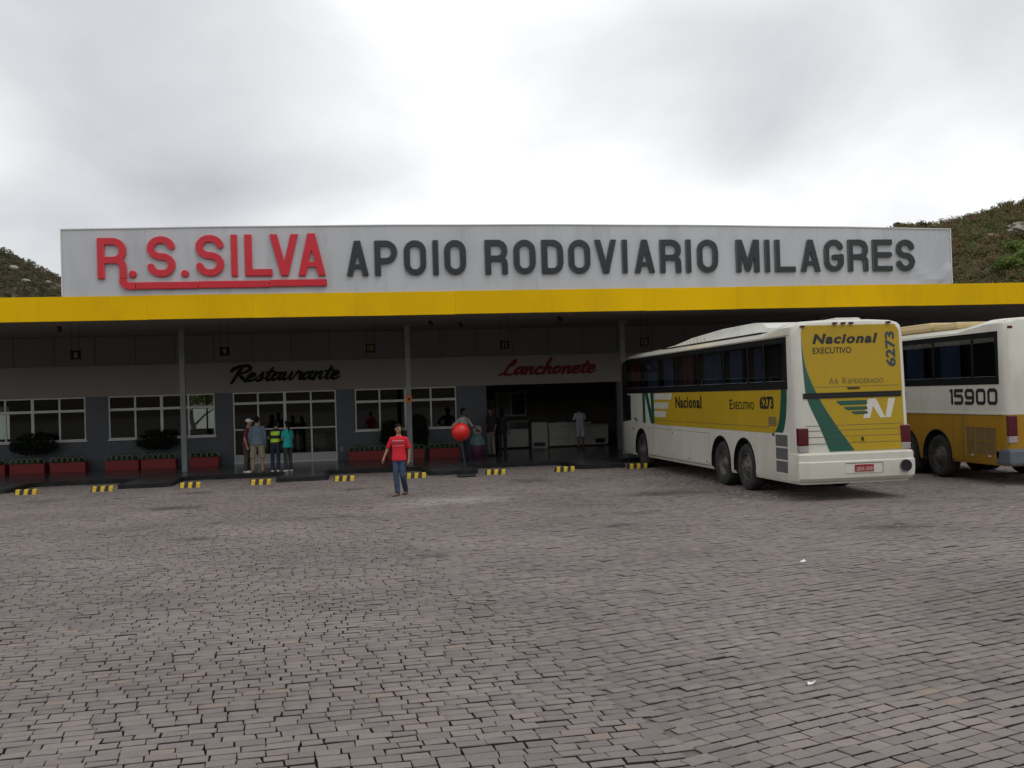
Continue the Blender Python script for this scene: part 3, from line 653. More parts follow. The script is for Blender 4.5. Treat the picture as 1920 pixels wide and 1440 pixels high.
for x in (-5.78, -4.37):
    b = MB(); b.lathe([(0.0, -.075), (.085, -.075), (.105, -.06), (.105, 0)], M_red, 16, 'y'); o = b.build('full_stop', sg); o.location = Vector((x, SY, 6.03))-sg.location
# tail of the R running into the underline
PXg, PYg = np.meshgrid(np.arange(-.2, .75, .024), np.arange(-.2, .5, .024))
D = sdf_strokes(PXg, PYg, [[(x, y, .105) for x, y in [(0, .4), (0, .17)]+arc(.17, .17, .17, 180, 270, 8)+[(.4, 0)]]]); D = np.maximum(D, np.maximum(PYg-.196, PXg-.33))
o = link('tail', contour_mesh(PXg, PYg, D, .075, M_red, 'tail', .02, None, M_redrim), sg); o.location = Vector((-5.94-.106, SY, 5.70))-sg.location
for x0, x1, dz in ((-5.705, -4.02, 0), (-4.01, -2.05, .008), (-2.04, -.44, .025)):
    MB().cbox(x0, x1, -.078, 0, -.105+dz, .095+dz, M_red, .018).build('underline', sg, loc=Vector((0, SY, 5.705))-sg.location)
WORDS = [('station_name_sign', 'APOIO', 'charcoal raised letters spelling APOIO beside the red company sign', [('A', .13, .77), ('P', .94, 1.6), ('O', 1.79, 2.44), ('I', 2.63, 2.8), ('O', 2.97, 3.61)]),
 ('station_name_sign', 'RODOVIARIO', 'charcoal raised letters spelling RODOVIARIO in the middle of the parapet', [('R', 4.17, 4.85), ('O', 5.03, 5.69), ('D', 5.87, 6.53), ('O', 6.69, 7.36), ('V', 7.5, 8.17), ('I', 8.34, 8.51), ('A', 8.72, 9.36), ('R', 9.52, 10.19), ('I', 10.34, 10.51), ('O', 10.7, 11.36)]),
 ('station_name_sign', 'MILAGRES', 'charcoal raised letters spelling MILAGRES above the buses', [('M', 11.94, 12.7), ('I', 12.87, 13.04), ('L', 13.2, 13.87), ('A', 14.04, 14.69), ('G', 14.82, 15.47), ('R', 15.61, 16.29), ('E', 16.43, 17.1), ('S', 17.24, 17.86)])]
for nm, wd, lab, ls in WORDS:
    w = empty(nm, (ls[0][1], SY, 5.9)); tag(w, lab, 'sign')
    for ch, a, c in ls:
        zc = -.055*max(0, (a-4))/14
        put(w, ch, a, c, 5.90+zc, 6.93+zc*1.6, M_blk, .065)
# brush-script signs on the beige wall
M_rest = mat('restaurant_letters', (0.008, 0.012, 0.013), .8, .1, spec=.15); M_lanch = mat('snack_bar_letters', (0.17, 0.010, 0.013), .7, .1, spec=.2)
for word, nm, x0, x1, zb, xh, m_, lab in (('Restaurante', 'restaurant_sign', -4.18, -.16, 3.13, .29, M_rest, 'dark brush-script sign reading Restaurante over the glazed entrance'), ('Lanchonete', 'snack_bar_sign', 5.74, 9.5, 3.10, .28, M_lanch, 'dark red brush-script sign reading Lanchonete over the snack bar')):
    w = empty(nm, (x0, WY-.002, zb)); tag(w, lab, 'sign')
    for me, xx in script_word(word, x0, x1, zb, xh, WY, m_):
        o = link('letter', me, w); o.location = (xx-x0, 0, 0)
# bay number boards hung from the canopy
M_board = mat('bay_board', (0.010, 0.009, 0.007), .95, .1, spec=.05); M_num = mat('bay_digits', (0.085, 0.055, 0.010), .6, .1)
for x, t, where in ((-7.9, '8', 'leftmost, before the second window'), (-3.6, '9', 'above the R of the Restaurante sign'), (.8, '10', 'between the entrance and the middle column'), (5.03, '11', 'above the Lanchonete sign'), (9.62, '12', 'above the front roof of the nearer bus')):
    w = empty('bay_number_sign', (x, 32.6, 3.92)); tag(w, 'small black hanging board with bay number '+t+', '+where, 'sign', 'bay number boards under the canopy')
    MB().cbox(-.15, .15, 0, .025, -.135, .135, M_board, .004).build('board', w)
    ww = .1 if len(t) == 1 else (.12 if t == '11' else .17)
    link('digits', text_mesh(t, ww, .17, M_num, lambda u, v, ww=ww: (u-ww/2, -.004, v-.085), .015), w)
    for s in (-.12, .12): MB().tube([(s, .012, .134), (s, .012, .938)], .005, M_board, 5).build('hanger', w)
# ceiling spotlights
for x, y in ((-8.6, 33.6), (2.8, 34.2), (3.9, 35.2), (7.0, 33.5)):
    w = MB().cbox(x-.05, x+.05, y-.05, y+.05, 4.80, 4.859, M_bsto, .01).tube([(x, y, 4.81), (x+.05, y-.12, 4.72)], [.05, .07], M_bsto, 10).build('ceiling_spotlight')
    tag(w, {-8.6: 'black spotlight under the canopy near the left edge', 2.8: 'black spotlight under the canopy right of the middle column', 3.9: 'black spotlight under the canopy farther behind the middle column', 7.0: 'black spotlight under the canopy above the Lanchonete sign'}[x], 'spotlight', 'spotlights under the canopy')
# ================================================================== COACHES
M_bw = mat('coach_white', (0.63, 0.615, 0.535), .28, .05, .9, dirt=(.43, .39, .31), dirt_amt=.5, dirt_scale=1.7, coat=.3, stretch=(1, 1, .35))
M_by = mat('coach_yellow', (0.44, 0.292, 0.014), .4, .06, .9, dirt=(.34, .235, .04), dirt_amt=.5, dirt_scale=1.6, spec=.3, stretch=(1, 1, .4))
M_by2 = mat('coach_ochre', (0.38, 0.20, 0.012), .45, .1, .9, dirt=(.22, .14, .05), dirt_amt=.6, dirt_scale=1.7, spec=.3, stretch=(1, 1, .4))
M_bg = mat('coach_green', (0.012, 0.085, 0.055), .3, .06, .9, coat=.3)
M_bk = mat('coach_black', (0.008, 0.008, 0.009), .35, .1)
M_txt = mat('coach_lettering_black', (0.012, 0.012, 0.014), .4, .05)
M_txt2 = mat('coach_lettering_faint', (0.16, 0.12, 0.03), .5, .05)
M_txg = mat('coach_lettering_slate', (0.035, 0.05, 0.065), .4, .05)
M_rub = mat('window_rubber', (0.006, 0.007, 0.008), .7, .1, spec=.15)
M_cgl = glass('coach_glass', (0.62, 0.65, 0.67))
M_pock = mat('coach_cabin', (0.012, 0.012, 0.013), .8)
M_curt = mat('blue_curtain', (0.065, 0.095, 0.16), .9, .2); M_curt2 = mat('red_curtain', (0.15, 0.016, 0.016), .9, .2)
M_grime = mat('road_grime', (.20, .165, .12), .9)
M_tyre = mat('tyre_rubber', (0.022, 0.021, 0.020), .85, .2, 4, dirt=(.10, .085, .07), dirt_amt=.5, dirt_scale=5)
M_rim = mat('steel_rim', (0.10, 0.097, 0.09), .55, .2, 6, metal=.3, dirt=(.14, .11, .08), dirt_amt=.5)
M_tail = mat('tail_lamp_red', (0.085, 0.006, 0.012), .2, .1, coat=.5); M_tailw = mat('tail_lamp_clear', (0.35, 0.30, 0.30), .2, .1)
M_gril = mat('grille_mesh', (0.09, 0.09, 0.088), .7, .2, 9, .3, 80); M_plate = mat('red_plate', (0.30, 0.02, 0.03), .45, .08); M_plw = mat('plate_letters', (0.62, 0.50, 0.48), .5)
M_chr = mat('exhaust_dark', (0.006, 0.006, 0.008), .4); M_pod = mat('roof_pod', (0.64, 0.64, 0.58), .35, .05, 1, dirt=(.42, .36, .24), dirt_amt=.5, dirt_scale=1.3)
M_podc = mat('roof_pod_cream', (0.55, 0.42, 0.20), .45, .06, 1, dirt=(.35, .26, .1), dirt_amt=.4)
M_grey = mat('bumper_slate', (0.10, 0.125, 0.15), .5, .08)
M_seam = mat('panel_seam', (0.10, 0.09, 0.07), .8)

def boolean(o, cutter):
    md = o.modifiers.new('b', 'BOOLEAN'); md.operation = 'DIFFERENCE'; md.solver = 'EXACT'; md.object = cutter
    try: md.material_mode = 'TRANSFER'
    except Exception: pass
    bpy.context.view_layer.update(); dg = bpy.context.evaluated_depsgraph_get()
    me = bpy.data.meshes.new_from_object(o.evaluated_get(dg)); o.modifiers.clear(); old = o.data; o.data = me; bpy.data.meshes.remove(old)
    bpy.data.objects.remove(cutter)
def wheel(parent, x, y, side, r=.52, twin=False):
    """side -1: outer face looks to -x"""
    hub = MB(); tyre = MB(); rim = MB(); s = side
    w = .28
    prof = [(r*.60, .02), (r*.66, .0), (r*.80, -.015), (r*.93, .0), (r*.985, .03), (r, .06), (r, w-.06), (r*.985, w-.03), (r*.93, w), (r*.66, w), (r*.60, w-.02)]
    tyre.lathe([(a, -s*h) for a, h in prof], M_tyre, 40, 'x', (0, 0, 0))
    if twin: tyre.lathe([(a, -s*h-s*.31) for a, h in prof], M_tyre, 32, 'x', (0, 0, 0))
    dish = [(r*.61, .03), (r*.56, .015), (r*.52, .07), (r*.40, .11 if twin else .03), (r*.30, .10 if twin else .01), (r*.24, .05 if twin else -.03), (r*.12, .02 if twin else -.05), (0.001, .02 if twin else -.05)]
    rim.lathe([(a, -s*h) for a, h in dish], M_rim, 32, 'x')
    hub.lathe([(r*.13, 0), (r*.12, s*.03), (r*.05, s*.045), (.001, s*.045)], M_rim, 16, 'x', (s*.04 if not twin else -s*.03, 0, 0))
    nuts = MB()
    for k in range(8):
        a = 2*math.pi*k/8; nuts.lathe([(.018, 0), (.018, s*.03), (.001, s*.032)], M_rim, 6, 'x', (-s*(.10 if twin else .01), r*.34*math.cos(a), r*.34*math.sin(a)))
    # closed inner disc so no light passes
    rim.lathe([(r*.62, -s*.2), (.001, -s*.2)], M_chr, 24, 'x')
    o = hub.build('wheel', parent, loc=(x, y, r)); tyre.build('tyre', o, angle=40); rim.build('rim', o, angle=40); tag(nuts.build('wheel_nuts', o), kind='stuff'); return o
def coach_body(root, hw, L, top, split, lo, hi, bot, arches, win, arch_r=.62, lean=.05):
    def prof(y, dw, dt, tp):
        t = tp+dt; h = hw+dw; base = 2.2
        P = [(h-.04, bot), (h, bot+.1), (h, split), (h, base), (h, base+(3.34-base)*(t-base)/(tp-base)), (h-.03, t-.13), (h-.10, t-.065), (h-.25, t-.025), (h*.4, t)]
        return [(x, y, z) for x, z in P]+[(-x, y, z) for x, z in P[::-1]]
    tp = lambda y: top+.12-.12*min(max((y-.75)/.95, 0), 1)
    S = [(0, -.125, -.075), (.025, -.068, -.035), (.07, -.03, -.014), (.15, -.008, -.003), (.3, 0, 0), (.72, 0, 0), (.95, 0, -.008), (1.45, 0, .008), (1.75, 0, 0), (3.4, 0, 0), (L*.5, 0, 0), (L-1.7, 0, 0), (L-1.1, 0, -.03), (L-.7, -.015, -.09), (L-.4, -.05, -.19), (L-.2, -.11, -.32), (L-.07, -.2, -.46), (L, -.34, -.62)]
    b = MB(); n = 18; vs = []
    ly = lambda y, z: lean*max(0, z-1.0)*max(0, 1-y/1.6)
    for y, dw, dt in S:
        for x, yy, z in prof(y, dw, dt, tp(y)): vs.append((x, yy+ly(y, z), z))
    side = lambda y: hw+np.interp(y, [s[0] for s in S], [s[1] for s in S])
    k = len(S)
    for i in range(k-1):
        for j in range(n):
            j2 = (j+1) % n; lowf = j in (0, 1, 15, 16, 17)
            b.add([vs[i*n+j], vs[i*n+j2], vs[(i+1)*n+j2], vs[(i+1)*n+j]], [(0, 1, 2, 3)], lo if lowf else hi)
    for i in (0, k-1):
        idx = list(range(n)); lowp = [2, 1, 0, 17, 16, 15]; upp = [15, 14, 13, 12, 11, 10, 9, 8, 7, 6, 5, 4, 3, 2]
        for q, m_ in ((lowp, lo), (upp, hi)): b.add([vs[i*n+j] for j in q], [tuple(range(len(q)))], m_)
    me = b.mesh('body'); bm = bmesh.new(); bm.from_mesh(me); bmesh.ops.remove_doubles(bm, verts=bm.verts[:], dist=1e-4); bmesh.ops.recalc_face_normals(bm, faces=bm.faces[:]); bm.to_mesh(me); bm.free()
    o = link('body', me, None); o.location = root.location; o.rotation_euler = root.rotation_euler
    def cut(mb):
        c = mb.build('cut'); bm = bmesh.new(); bm.from_mesh(c.data); bmesh.ops.recalc_face_normals(bm, faces=bm.faces[:]); bm.to_mesh(c.data); bm.free(); c.location = root.location; boolean(o, c)
    for ya in arches:
        for s in (-1, 1):
            c = MB(); c.lathe([(.001, 0), (arch_r, 0), (arch_r, .75), (.001, .75)], M_pock, 36, 'x', (s*(hw-.45) if s > 0 else -(hw+.3), ya, .55)); cut(c)
    y0, y1, z0, z1 = win
    for s in (-1, 1):
        xa, xb = sorted((s*(hw+.3), s*(hw-.28))); cut(MB().box(xa, xb, y0, y1, z0, z1, M_pock))
    bm = bmesh.new(); bm.from_mesh(o.data)
    for e in bm.edges:
        if len(e.link_faces) == 2 and e.calc_face_angle(0) > R(28): e.smooth = False
    for f in bm.faces: f.smooth = True
    bm.to_mesh(o.data); bm.free()
    o.parent = root; o.location = (0, 0, 0); o.rotation_euler = (0, 0, 0)
    return o, side, ly
def side_windows(root, hw, win, joints, curtains=True, front_to=None):
    y0, y1, z0, z1 = win
    for s in (-1, 1):
        X = lambda d: s*(hw+d)
        f = MB(); xa, xb = sorted((X(-.02), X(.010)))
        # rubber band around the panes
        f.box(xa, xb, y0-.02, y1+.02, z1-.09, z1+.035, M_rub); f.box(xa, xb, y0-.02, y1+.02, z0-.035, z0+.11, M_rub)
        f.box(xa, xb, y0-.02, y0+.07, z0+.1105, z1-.0905, M_rub); f.box(xa, xb, y1-.07, y1+.02, z0+.1105, z1-.0905, M_rub)
        for j in joints: f.box(xa, xb, j-.045, j+.045, z0+.1105, z1-.0905, M_rub)
        fo = f.build('window_frame', root)
        e = [y0+.07]+[v for j in joints for v in (j-.045, j+.045)]+[y1-.07]
        for i, (a, c) in enumerate(zip(e[0::2], e[1::2])):
            g = MB(); ga, gb = sorted((X(.001), X(.005))); g.box(ga, gb, a, c, z0+.111, z1-.091, M_cgl)
            po = g.build('window_pane', root)
            # inner sash line
            q = MB(); qa, qb = sorted((X(.0055), X(.012)))
            q.box(qa, qb, a+.02, c-.02, z0+.13, z0+.145, M_gril); q.build('sash', po)
            if curtains and i > 0:
                wv = MB(); n = 24; ca = a+(c-a)*(.42 if i % 3 else .25); vs = []
                for k in range(n+1):
                    yy = ca+(c-.03-ca)*k/n; dx = .035*math.sin(k*1.57)+.012*math.sin(k*2.3)
                    vs += [(X(-.12+dx), yy, z0+.06), (X(-.12+dx), yy, z1-.06)]
                vs2 = [(x-s*.006, y, z) for x, y, z in vs]; m_ = len(vs)
                wv.add(vs+vs2, [(2*k, 2*k+2, 2*k+3, 2*k+1) for k in range(n)]+[(m_+2*k+1, m_+2*k+3, m_+2*k+2, m_+2*k) for k in range(n)], M_curt2 if i in (4, 7) else M_curt)
                wv.build('curtain', root, smooth=True)
def label_left(root, s, y, z, w, h, hw, m, **k):
    link('lettering', text_mesh(s, w, h, m, lambda u, v: (-hw-.0095, y-u, z+v), **k), root)
def plate_left(root, pts, hw, m, d, name):
    """flat painted panel on the left flank; pts are (y, z)"""
    n = len(pts); b = MB(); b.add([(-hw-d, y, z) for y, z in pts]+[(-hw+.004, y, z) for y, z in pts], [tuple(range(n)), tuple(range(n, 2*n))[::-1]]+[(i, (i+1) % n, n+(i+1) % n, n+i) for i in range(n)], m)
    me = b.mesh(name); bm = bmesh.new(); bm.from_mesh(me); bmesh.ops.recalc_face_normals(bm, faces=bm.faces[:]); bm.to_mesh(me); bm.free(); return link(name, me, root)
def plate_rear(root, pts, ly, m, d, name):
    n = len(pts); b = MB(); b.add([(x, ly(0, z)-d, z) for x, z in pts]+[(x, ly(0, z)+.004, z) for x, z in pts], [tuple(range(n)), tuple(range(n, 2*n))[::-1]]+[(i, (i+1) % n, n+(i+1) % n, n+i) for i in range(n)], m)
    me = b.mesh(name); bm = bmesh.new(); bm.from_mesh(me); bmesh.ops.recalc_face_normals(bm, faces=bm.faces[:]); bm.to_mesh(me); bm.free(); return link(name, me, root)
def smooth_pts(p, n=5): return catmull(p, n)
def side_common(root, hw, side, L, ly, hi):
    # driver's window and door glass wrapping round the nose
    for s in (-1, 1):
        ysn = [L-1.55, L-1.3, L-1.0, L-.7, L-.5, L-.4, L-.28, L-.2, L-.12]
        b = MB(); vs = []
        for i, y in enumerate(ysn):
            zb = 1.42-.16*i/8; zt = 2.21
            x = s*(side(y)+.006); vs += [(x, y, zb), (x, y, zt)]
        n = len(ysn); q = [(x-s*.03, y, z) for x, y, z in vs]
        b.add(vs+q, [(2*i, 2*i+2, 2*i+3, 2*i+1) for i in range(n-1)]+[(2*n+2*i+1, 2*n+2*i+3, 2*n+2*i+2, 2*n+2*i) for i in range(n-1)]+[(0, 1, 2*n+1, 2*n)], M_bk)
        b.build('driver_window', root)
        b = MB(); vs = []
        ysn = [L-1.17, L-.95, L-.7, L-.5, L-.4, L-.28, L-.2, L-.12]
        for i, y in enumerate(ysn):
            x = s*(side(y)+.006); zt = 3.30-.42*max(0, (y-(L-.8)))**1.3; vs += [(x, y, 2.212), (x, y, zt)]
        n = len(ysn); q = [(x-s*.03, y, z) for x, y, z in vs]
        b.add(vs+q, [(2*i, 2*i+2, 2*i+3, 2*i+1) for i in range(n-1)]+[(2*n+2*i+1, 2*n+2*i+3, 2*n+2*i+2, 2*n+2*i) for i in range(n-1)]+[(0, 1, 2*n+1, 2*n)], M_bk)
        b.build('quarter_window', root)
    MB().cbox(-hw+.36, hw-.36, L-.01, L+.012, 1.25, 2.85, M_bk, .02).build('windscreen', root)

# ---------------------------------------------------------------- nearer coach, number 6273
HW = 1.22; L1 = 13.8
c1 = empty('coach_bus', (10.1, 19.6, 0)); tag(c1, 'white and yellow coach numbered 6273 parked nose-in with its yellow tail towards us', 'bus')
win1 = (.44, 12.6, 2.29, 3.30)
body1, side1, ly1 = coach_body(c1, HW, L1, 3.525, 1.34, M_bw, M_bw, .34, (2.86, 4.35, 11.15), win1)
side_windows(c1, HW, win1, (1.57, 2.47, 4.0, 5.8, 7.5, 9.2, 10.8))
side_common(c1, HW, side1, L1, ly1, M_bw)
for y, tw in ((2.86, False), (4.35, True), (11.15, False)):
    for s in (-1, 1): wheel(c1, s*(HW-.03), y, s, .53, tw)
# flank livery
plate_left(c1, [(9.74, 1.34), (9.74, 2.252), (.74, 2.252)]+smooth_pts([(.76, 2.1), (.84, 1.75), (.98, 1.48), (1.14, 1.37), (1.26, 1.34)], 4), HW, M_by, .003, 'yellow_panel')
plate_left(c1, [(.735, 2.252), (.46, 2.252)]+smooth_pts([(.47, 2.05), (.54, 1.68), (.70, 1.38), (.95, 1.27), (1.27, 1.29)], 4)+smooth_pts([(1.28, 1.336), (1.24, 1.337), (1.135, 1.366), (.975, 1.478), (.835, 1.75), (.755, 2.1)], 4), HW, M_bg, .003, 'green_stripe')
for p in ([(10.92, 1.36), (10.92, 2.252), (10.66, 2.252), (10.66, 1.36)], [(10.655, 2.252), (10.36, 2.252), (9.80, 1.36), (10.12, 1.36)], [(10.08, 2.252), (9.75, 2.252), (9.75, 1.36), (9.795, 1.36), (10.02, 1.74)]): plate_left(c1, p, HW, M_bg, .0032, 'emblem_bar')
for z0, z1, a, c in ((2.06, 2.235, 9.74, 8.02), (1.80, 1.985, 9.74, 8.32), (1.56, 1.735, 9.74, 8.55)):
    plate_left(c1, [(a, z0), (a, z1-.03), (a-.05, z1), (c, z1), (c+.09, z0)], HW, M_bw, .0062, 'emblem_stripe')
label_left(c1, 'Nacional', 7.72, 1.83, 2.1, .315, HW, M_txt, bold=.03, space=1.12)
label_left(c1, 'E', 3.66, 1.83, .17, .225, HW, M_txt, bold=.006); label_left(c1, 'XECUTIVO', 3.46, 1.83, 1.27, .175, HW, M_txt, bold=.006)
label_left(c1, '6273', 1.87, 1.845, .74, .28, HW, M_txt, bold=.04)
b = MB()
for i in range(6): b.box(-HW-.009, -HW-.0035, 1.02, 1.42, 1.50+i*.033, 1.52+i*.033, M_seam)
b.build('vent_slats', c1)
MB().box(-HW-.0058, -HW-.0032, 1.4, 9.7, 1.462, 1.472, M_seam).build('moulding', c1)
# luggage doors, a few mm proud, with keyholes
for a, c in ((5.15, 6.55), (6.57, 7.95), (7.97, 9.2), (9.22, 10.4)):
    o = MB().cbox(-HW-.006, -HW+.01, a, c, .46, 1.215, M_bw, .004).build('luggage_door', c1); MB().cbox(-HW-.02, -HW-.0065, a+.15, a+.21, .50, .525, M_bk, .004).build('handle', o)
    MB().box(-HW-.003, -HW+.01, a+.02, c-.08, .415, .425, M_bk).build('skirt_slot', c1)
for s in (-1, 1):      # arch lips
    for ya in (2.86, 4.35, 11.15):
        pts = [(s*(HW+.004), ya+.625*math.cos(R(t)), .55+.625*math.sin(R(t))) for t in range(-12, 193, 12)]
        MB().tube(pts, .022, M_rub, 6).build('arch_lip', c1)
for y in (5.14, 6.56, 7.96, 9.21, 10.41): MB().box(-HW-.002, -HW+.01, y-.006, y+.006, .46, 1.215, M_seam).build('panel_seam', c1)
MB().box(-HW-.002, -HW+.01, 5.15, 10.4, 1.219, 1.229, M_seam).build('panel_seam', c1)
MB().box(-HW-.004, -HW+.02, .30, 12.4, 3.352, 3.360, M_seam).build('gutter', c1)
# side grille of three mesh panels in a pale frame
g = MB().cbox(-HW-.014, -HW+.01, .42, 1.12, .50, 1.36, M_bw, .008).build('engine_grille', c1)
for i in range(3): MB().cbox(-HW-.020, -HW-.0145, .47, 1.06, .545+i*.27, .545+i*.27+.235, M_gril, .004).build('grille_panel', g)
b = MB(); b.cbox(-HW-.012, -HW+.01, .06+.25, .085+.25, .45, 3.3, M_seam, .004)
for p, r in (((-HW-.004, 8.05, 1.14), .022), ((-HW-.004, 12.0, 1.16), .03)):
    MB().lathe([(.001, 0), (r, 0), (r, -.015), (.001, -.02)], M_tail, 10, 'x', p).build('marker_lamp', c1)
MB().cbox(-HW-.03, -HW+.005, 11.62, 11.82, 1.46, 1.50, M_bk, .006).build('door_handle', c1); MB().cbox(-HW-.02, -HW+.005, 11.5, 11.68, 1.40, 1.43, M_bk, .006).build('door_handle', c1)
# tail: yellow field, green swoosh, trim
ZT = 3.53
plate_rear(c1, [(-.005, .985), (1.085, .985), (1.085, 3.40), (1.0, ZT), (-.97, ZT), (-1.035, 3.38)]+smooth_pts([(-1.03, 3.30), (-.97, 2.72), (-.75, 2.13), (-.43, 1.58), (-.02, .99)], 5), ly1, M_by, .004, 'yellow_tail_panel')
plate_rear(c1, smooth_pts([(-1.034, 3.30), (-.975, 2.72), (-.755, 2.13), (-.435, 1.58), (-.025, .985)], 5)+smooth_pts([(-.55, .985), (-.73, 1.45), (-.97, 2.03), (-1.02, 2.45), (-1.036, 3.0)], 5), ly1, M_bg, .004, 'green_swoosh')
def rear_text(s, x, z, w, h, m, rot=False, **k):
    f = (lambda u, v: (x-v, ly1(0, z+u)-.0085, z+u)) if rot else (lambda u, v: (x+u, ly1(0, z+v)-.0085, z+v))
    link('lettering', text_mesh(s, w, h, m, f, **k), c1)
rear_text('Nacional', -.80, 3.15, 1.42, .205, M_txt, bold=.045, shear=.25, space=1.16)
rear_text('EXECUTIVO', -.80, 2.955, .83, .125, M_txt, bold=.008)
rear_text('A', -.49, 2.335, .11, .125, M_txt2, bold=.003); rear_text('R', -.36, 2.335, .08, .10, M_txt2, bold=.003); rear_text('R', -.20, 2.335, .10, .125, M_txt2, bold=.003); rear_text('EFRIGERADO', -.075, 2.335, .76, .10, M_txt2, bold=.003)
rear_text('6273', .985, 2.66, .72, .215, M_txg, rot=True, bold=.035)
for x0, z0, z1 in ((-.36, 1.905, 1.995), (-.21, 1.80, 1.87), (-.06, 1.715, 1.775)): plate_rear(c1, [(x0, z1-.02), (x0+.03, z1), (.29, z1), (.31, z0+.02), (.29, z0), (x0+.09, z0)], ly1, M_bg, .0075, 'emblem_wing')
for p in ([(.20, 1.63), (.35, 1.63), (.47, 2.02), (.33, 2.02)], [(.375, 2.02), (.472, 2.02), (.60, 1.63), (.50, 1.63)][0:0] or [(.473, 2.02), (.50, 2.02), (.68, 1.63), (.57, 1.63), (.425, 1.87)], [(.683, 1.63), (.80, 1.63), (.92, 2.02), (.77, 2.02)]): plate_rear(c1, p, ly1, M_bw, .0075, 'emblem_letter')
MB().box(-1.06, 1.05, ly1(0, 2.1)-.022, ly1(0, 2.1)+.02, 2.055, 2.10, M_bk).box(-1.06, 1.05, ly1(0, 2.1)-.022, ly1(0, 2.1)+.02, 2.112, 2.165, M_bk).box(-1.06, 1.05, ly1(0, 2.1)-.012, ly1(0, 2.1)+.02, 2.1005, 2.1115, M_gril).build('tail_rail', c1)
for z in (2.275, 1.50, 1.40, 1.275, 1.14): MB().box(-1.03 if z < 2 else -.80, 1.034, ly1(0, z)-.0056, ly1(0, z)+.002, z, z+.009, M_seam).build('tail_seam', c1)
MB().cbox(-.10, .16, ly1(0, 2.25)-.02, ly1(0, 2.25), 2.232, 2.262, M_bk, .004).build('tail_handle', c1)
MB().cbox(-.05, .23, ly1(0, 1.22)-.012, ly1(0, 1.22), 1.165, 1.265, M_by, .008).cbox(.13, .18, ly1(0, 1.22)-.02, ly1(0, 1.22)-.0125, 1.18, 1.255, M_bk, .004).build('tail_latch', c1)
for s in (-1, 1):
    o = MB().cbox(s*1.10-.105, s*1.10+.105, -.012, .12, 1.115, 1.47, M_tail, .02).build('tail_lamp', c1); MB().cbox(s*1.10-.1, s*1.10+.1, -.010, .12, .985, 1.113, M_tailw, .015).build('lens', o)
# bumper
b = MB(); n = 16; prof = [(-.06, .40), (-.115, .46), (-.13, .60), (-.13, .78), (-.10, .80), (-.10, .93), (-.04, .965), (.05, .97), (.05, .40)]
path = [(-HW-.006, .45), (-HW-.006, .18), (-HW+.05, .03), (-HW+.17, -.02), (HW-.17, -.02), (HW-.05, .03), (HW+.006, .18), (HW+.006, .45)]
vs = []
for i, (x, y) in enumerate(path):
    p0 = Vector(path[max(i-1, 0)]); p1 = Vector(path[min(i+1, len(path)-1)]); d = (p1-p0).normalized(); nr = Vector((d.y, -d.x))
    sc_ = .25 if i in (0, 1, 6, 7) else 1.0
    for o_, z in prof: vs.append((x+nr.x*(-o_)*sc_*.8, y+nr.y*(-o_)*sc_ if o_ < 0 else y+nr.y*(-o_), z))
q = len(prof); fs = [(i*q+j, (i+1)*q+j, (i+1)*q+(j+1) % q, i*q+(j+1) % q) for i in range(len(path)-1) for j in range(q)]+[tuple(range(q)), tuple((len(path)-1)*q+j for j in range(q))[::-1]]
b.add(vs, fs, M_bw); bump = b.build('rear_bumper', c1, angle=25)
MB().cbox(-.30, .50, -.156, -.149, .545, .745, M_bw, .003).box(-.30, .50, -.158, -.1565, .735, .75, M_seam).box(.488, .5, -.158, -.1565, .55, .733, M_seam).build('plate_recess', bump)
pl = MB().cbox(-.11, .29, -.172, -.157, .575, .715, M_plate, .006).build('number_plate', c1); link('characters', text_mesh('GRX-1310', .34, .075, M_plw, lambda u, v: (-.08+u, -.175, .592+v), bold=.01), pl); MB().box(.08, .12, -.176, -.1725, .69, .705, M_bk).build('plate_lamp', pl)
MB().lathe([(.11, -.03), (.125, -.035), (.125, 0.0), (.11, .0)], M_gril, 20, 'y', (.99, -.145, .655)).lathe([(.11, -.028), (.001, -.026)], M_chr, 20, 'y', (.99, -.145, .655)).build('exhaust_pipe', c1)
# roof
pod = MB(); prof = [(8.9, 3.525), (8.8, 3.575), (7.2, 3.70), (4.9, 3.785), (2.9, 3.785), (2.45, 3.74), (2.15, 3.62), (2.15, 3.525)]
MB().box(-.95, .95, 2.3, 8.6, 3.44, 3.524, M_bk).build('pod_gap_shade', c1)  # black strip standing in for the shade in the gap under the pod
w0, w1 = 1.06, .86
vs = [(-w0, y, z) if z < 3.53 else (-w1, y, z) for y, z in prof]+[(w0, y, z) if z < 3.53 else (w1, y, z) for y, z in prof]; n = len(prof)
pod.add(vs, [tuple(range(n)), tuple(range(n, 2*n))[::-1]]+[(i, (i+1) % n, n+(i+1) % n, n+i) for i in range(n)], M_pod)
po = pod.build('roof_air_conditioner', c1, angle=25)
vent = MB()
for i in range(9): vent.lathe([(.001, -.006), (.05, -.006), (.05, .01), (.001, .01)], M_pod, 10, 'x', (-.985, 5.9+.27*i, 3.60-.010*i))
vent.build('vent', po)
MB().cbox(-.55, .15, 11.3, 12.0, 3.46, 3.58, M_pod, .05).build('roof_hatch', c1)
MB().cbox(.02, .62, .75, 1.35, 3.58, 3.72, M_pod, .06).cbox(-.1, .7, .7, 1.4, 3.56, 3.62, M_pod, .02).build('roof_hatch', c1)
for x in (-1.0, -.30, -.12, .05, .86): MB().cbox(x-.045, x+.045, .075, .16, 3.545-.05*(abs(x) > .9), 3.585-.05*(abs(x) > .9), M_tail, .008).build('roof_marker_lamp', c1)

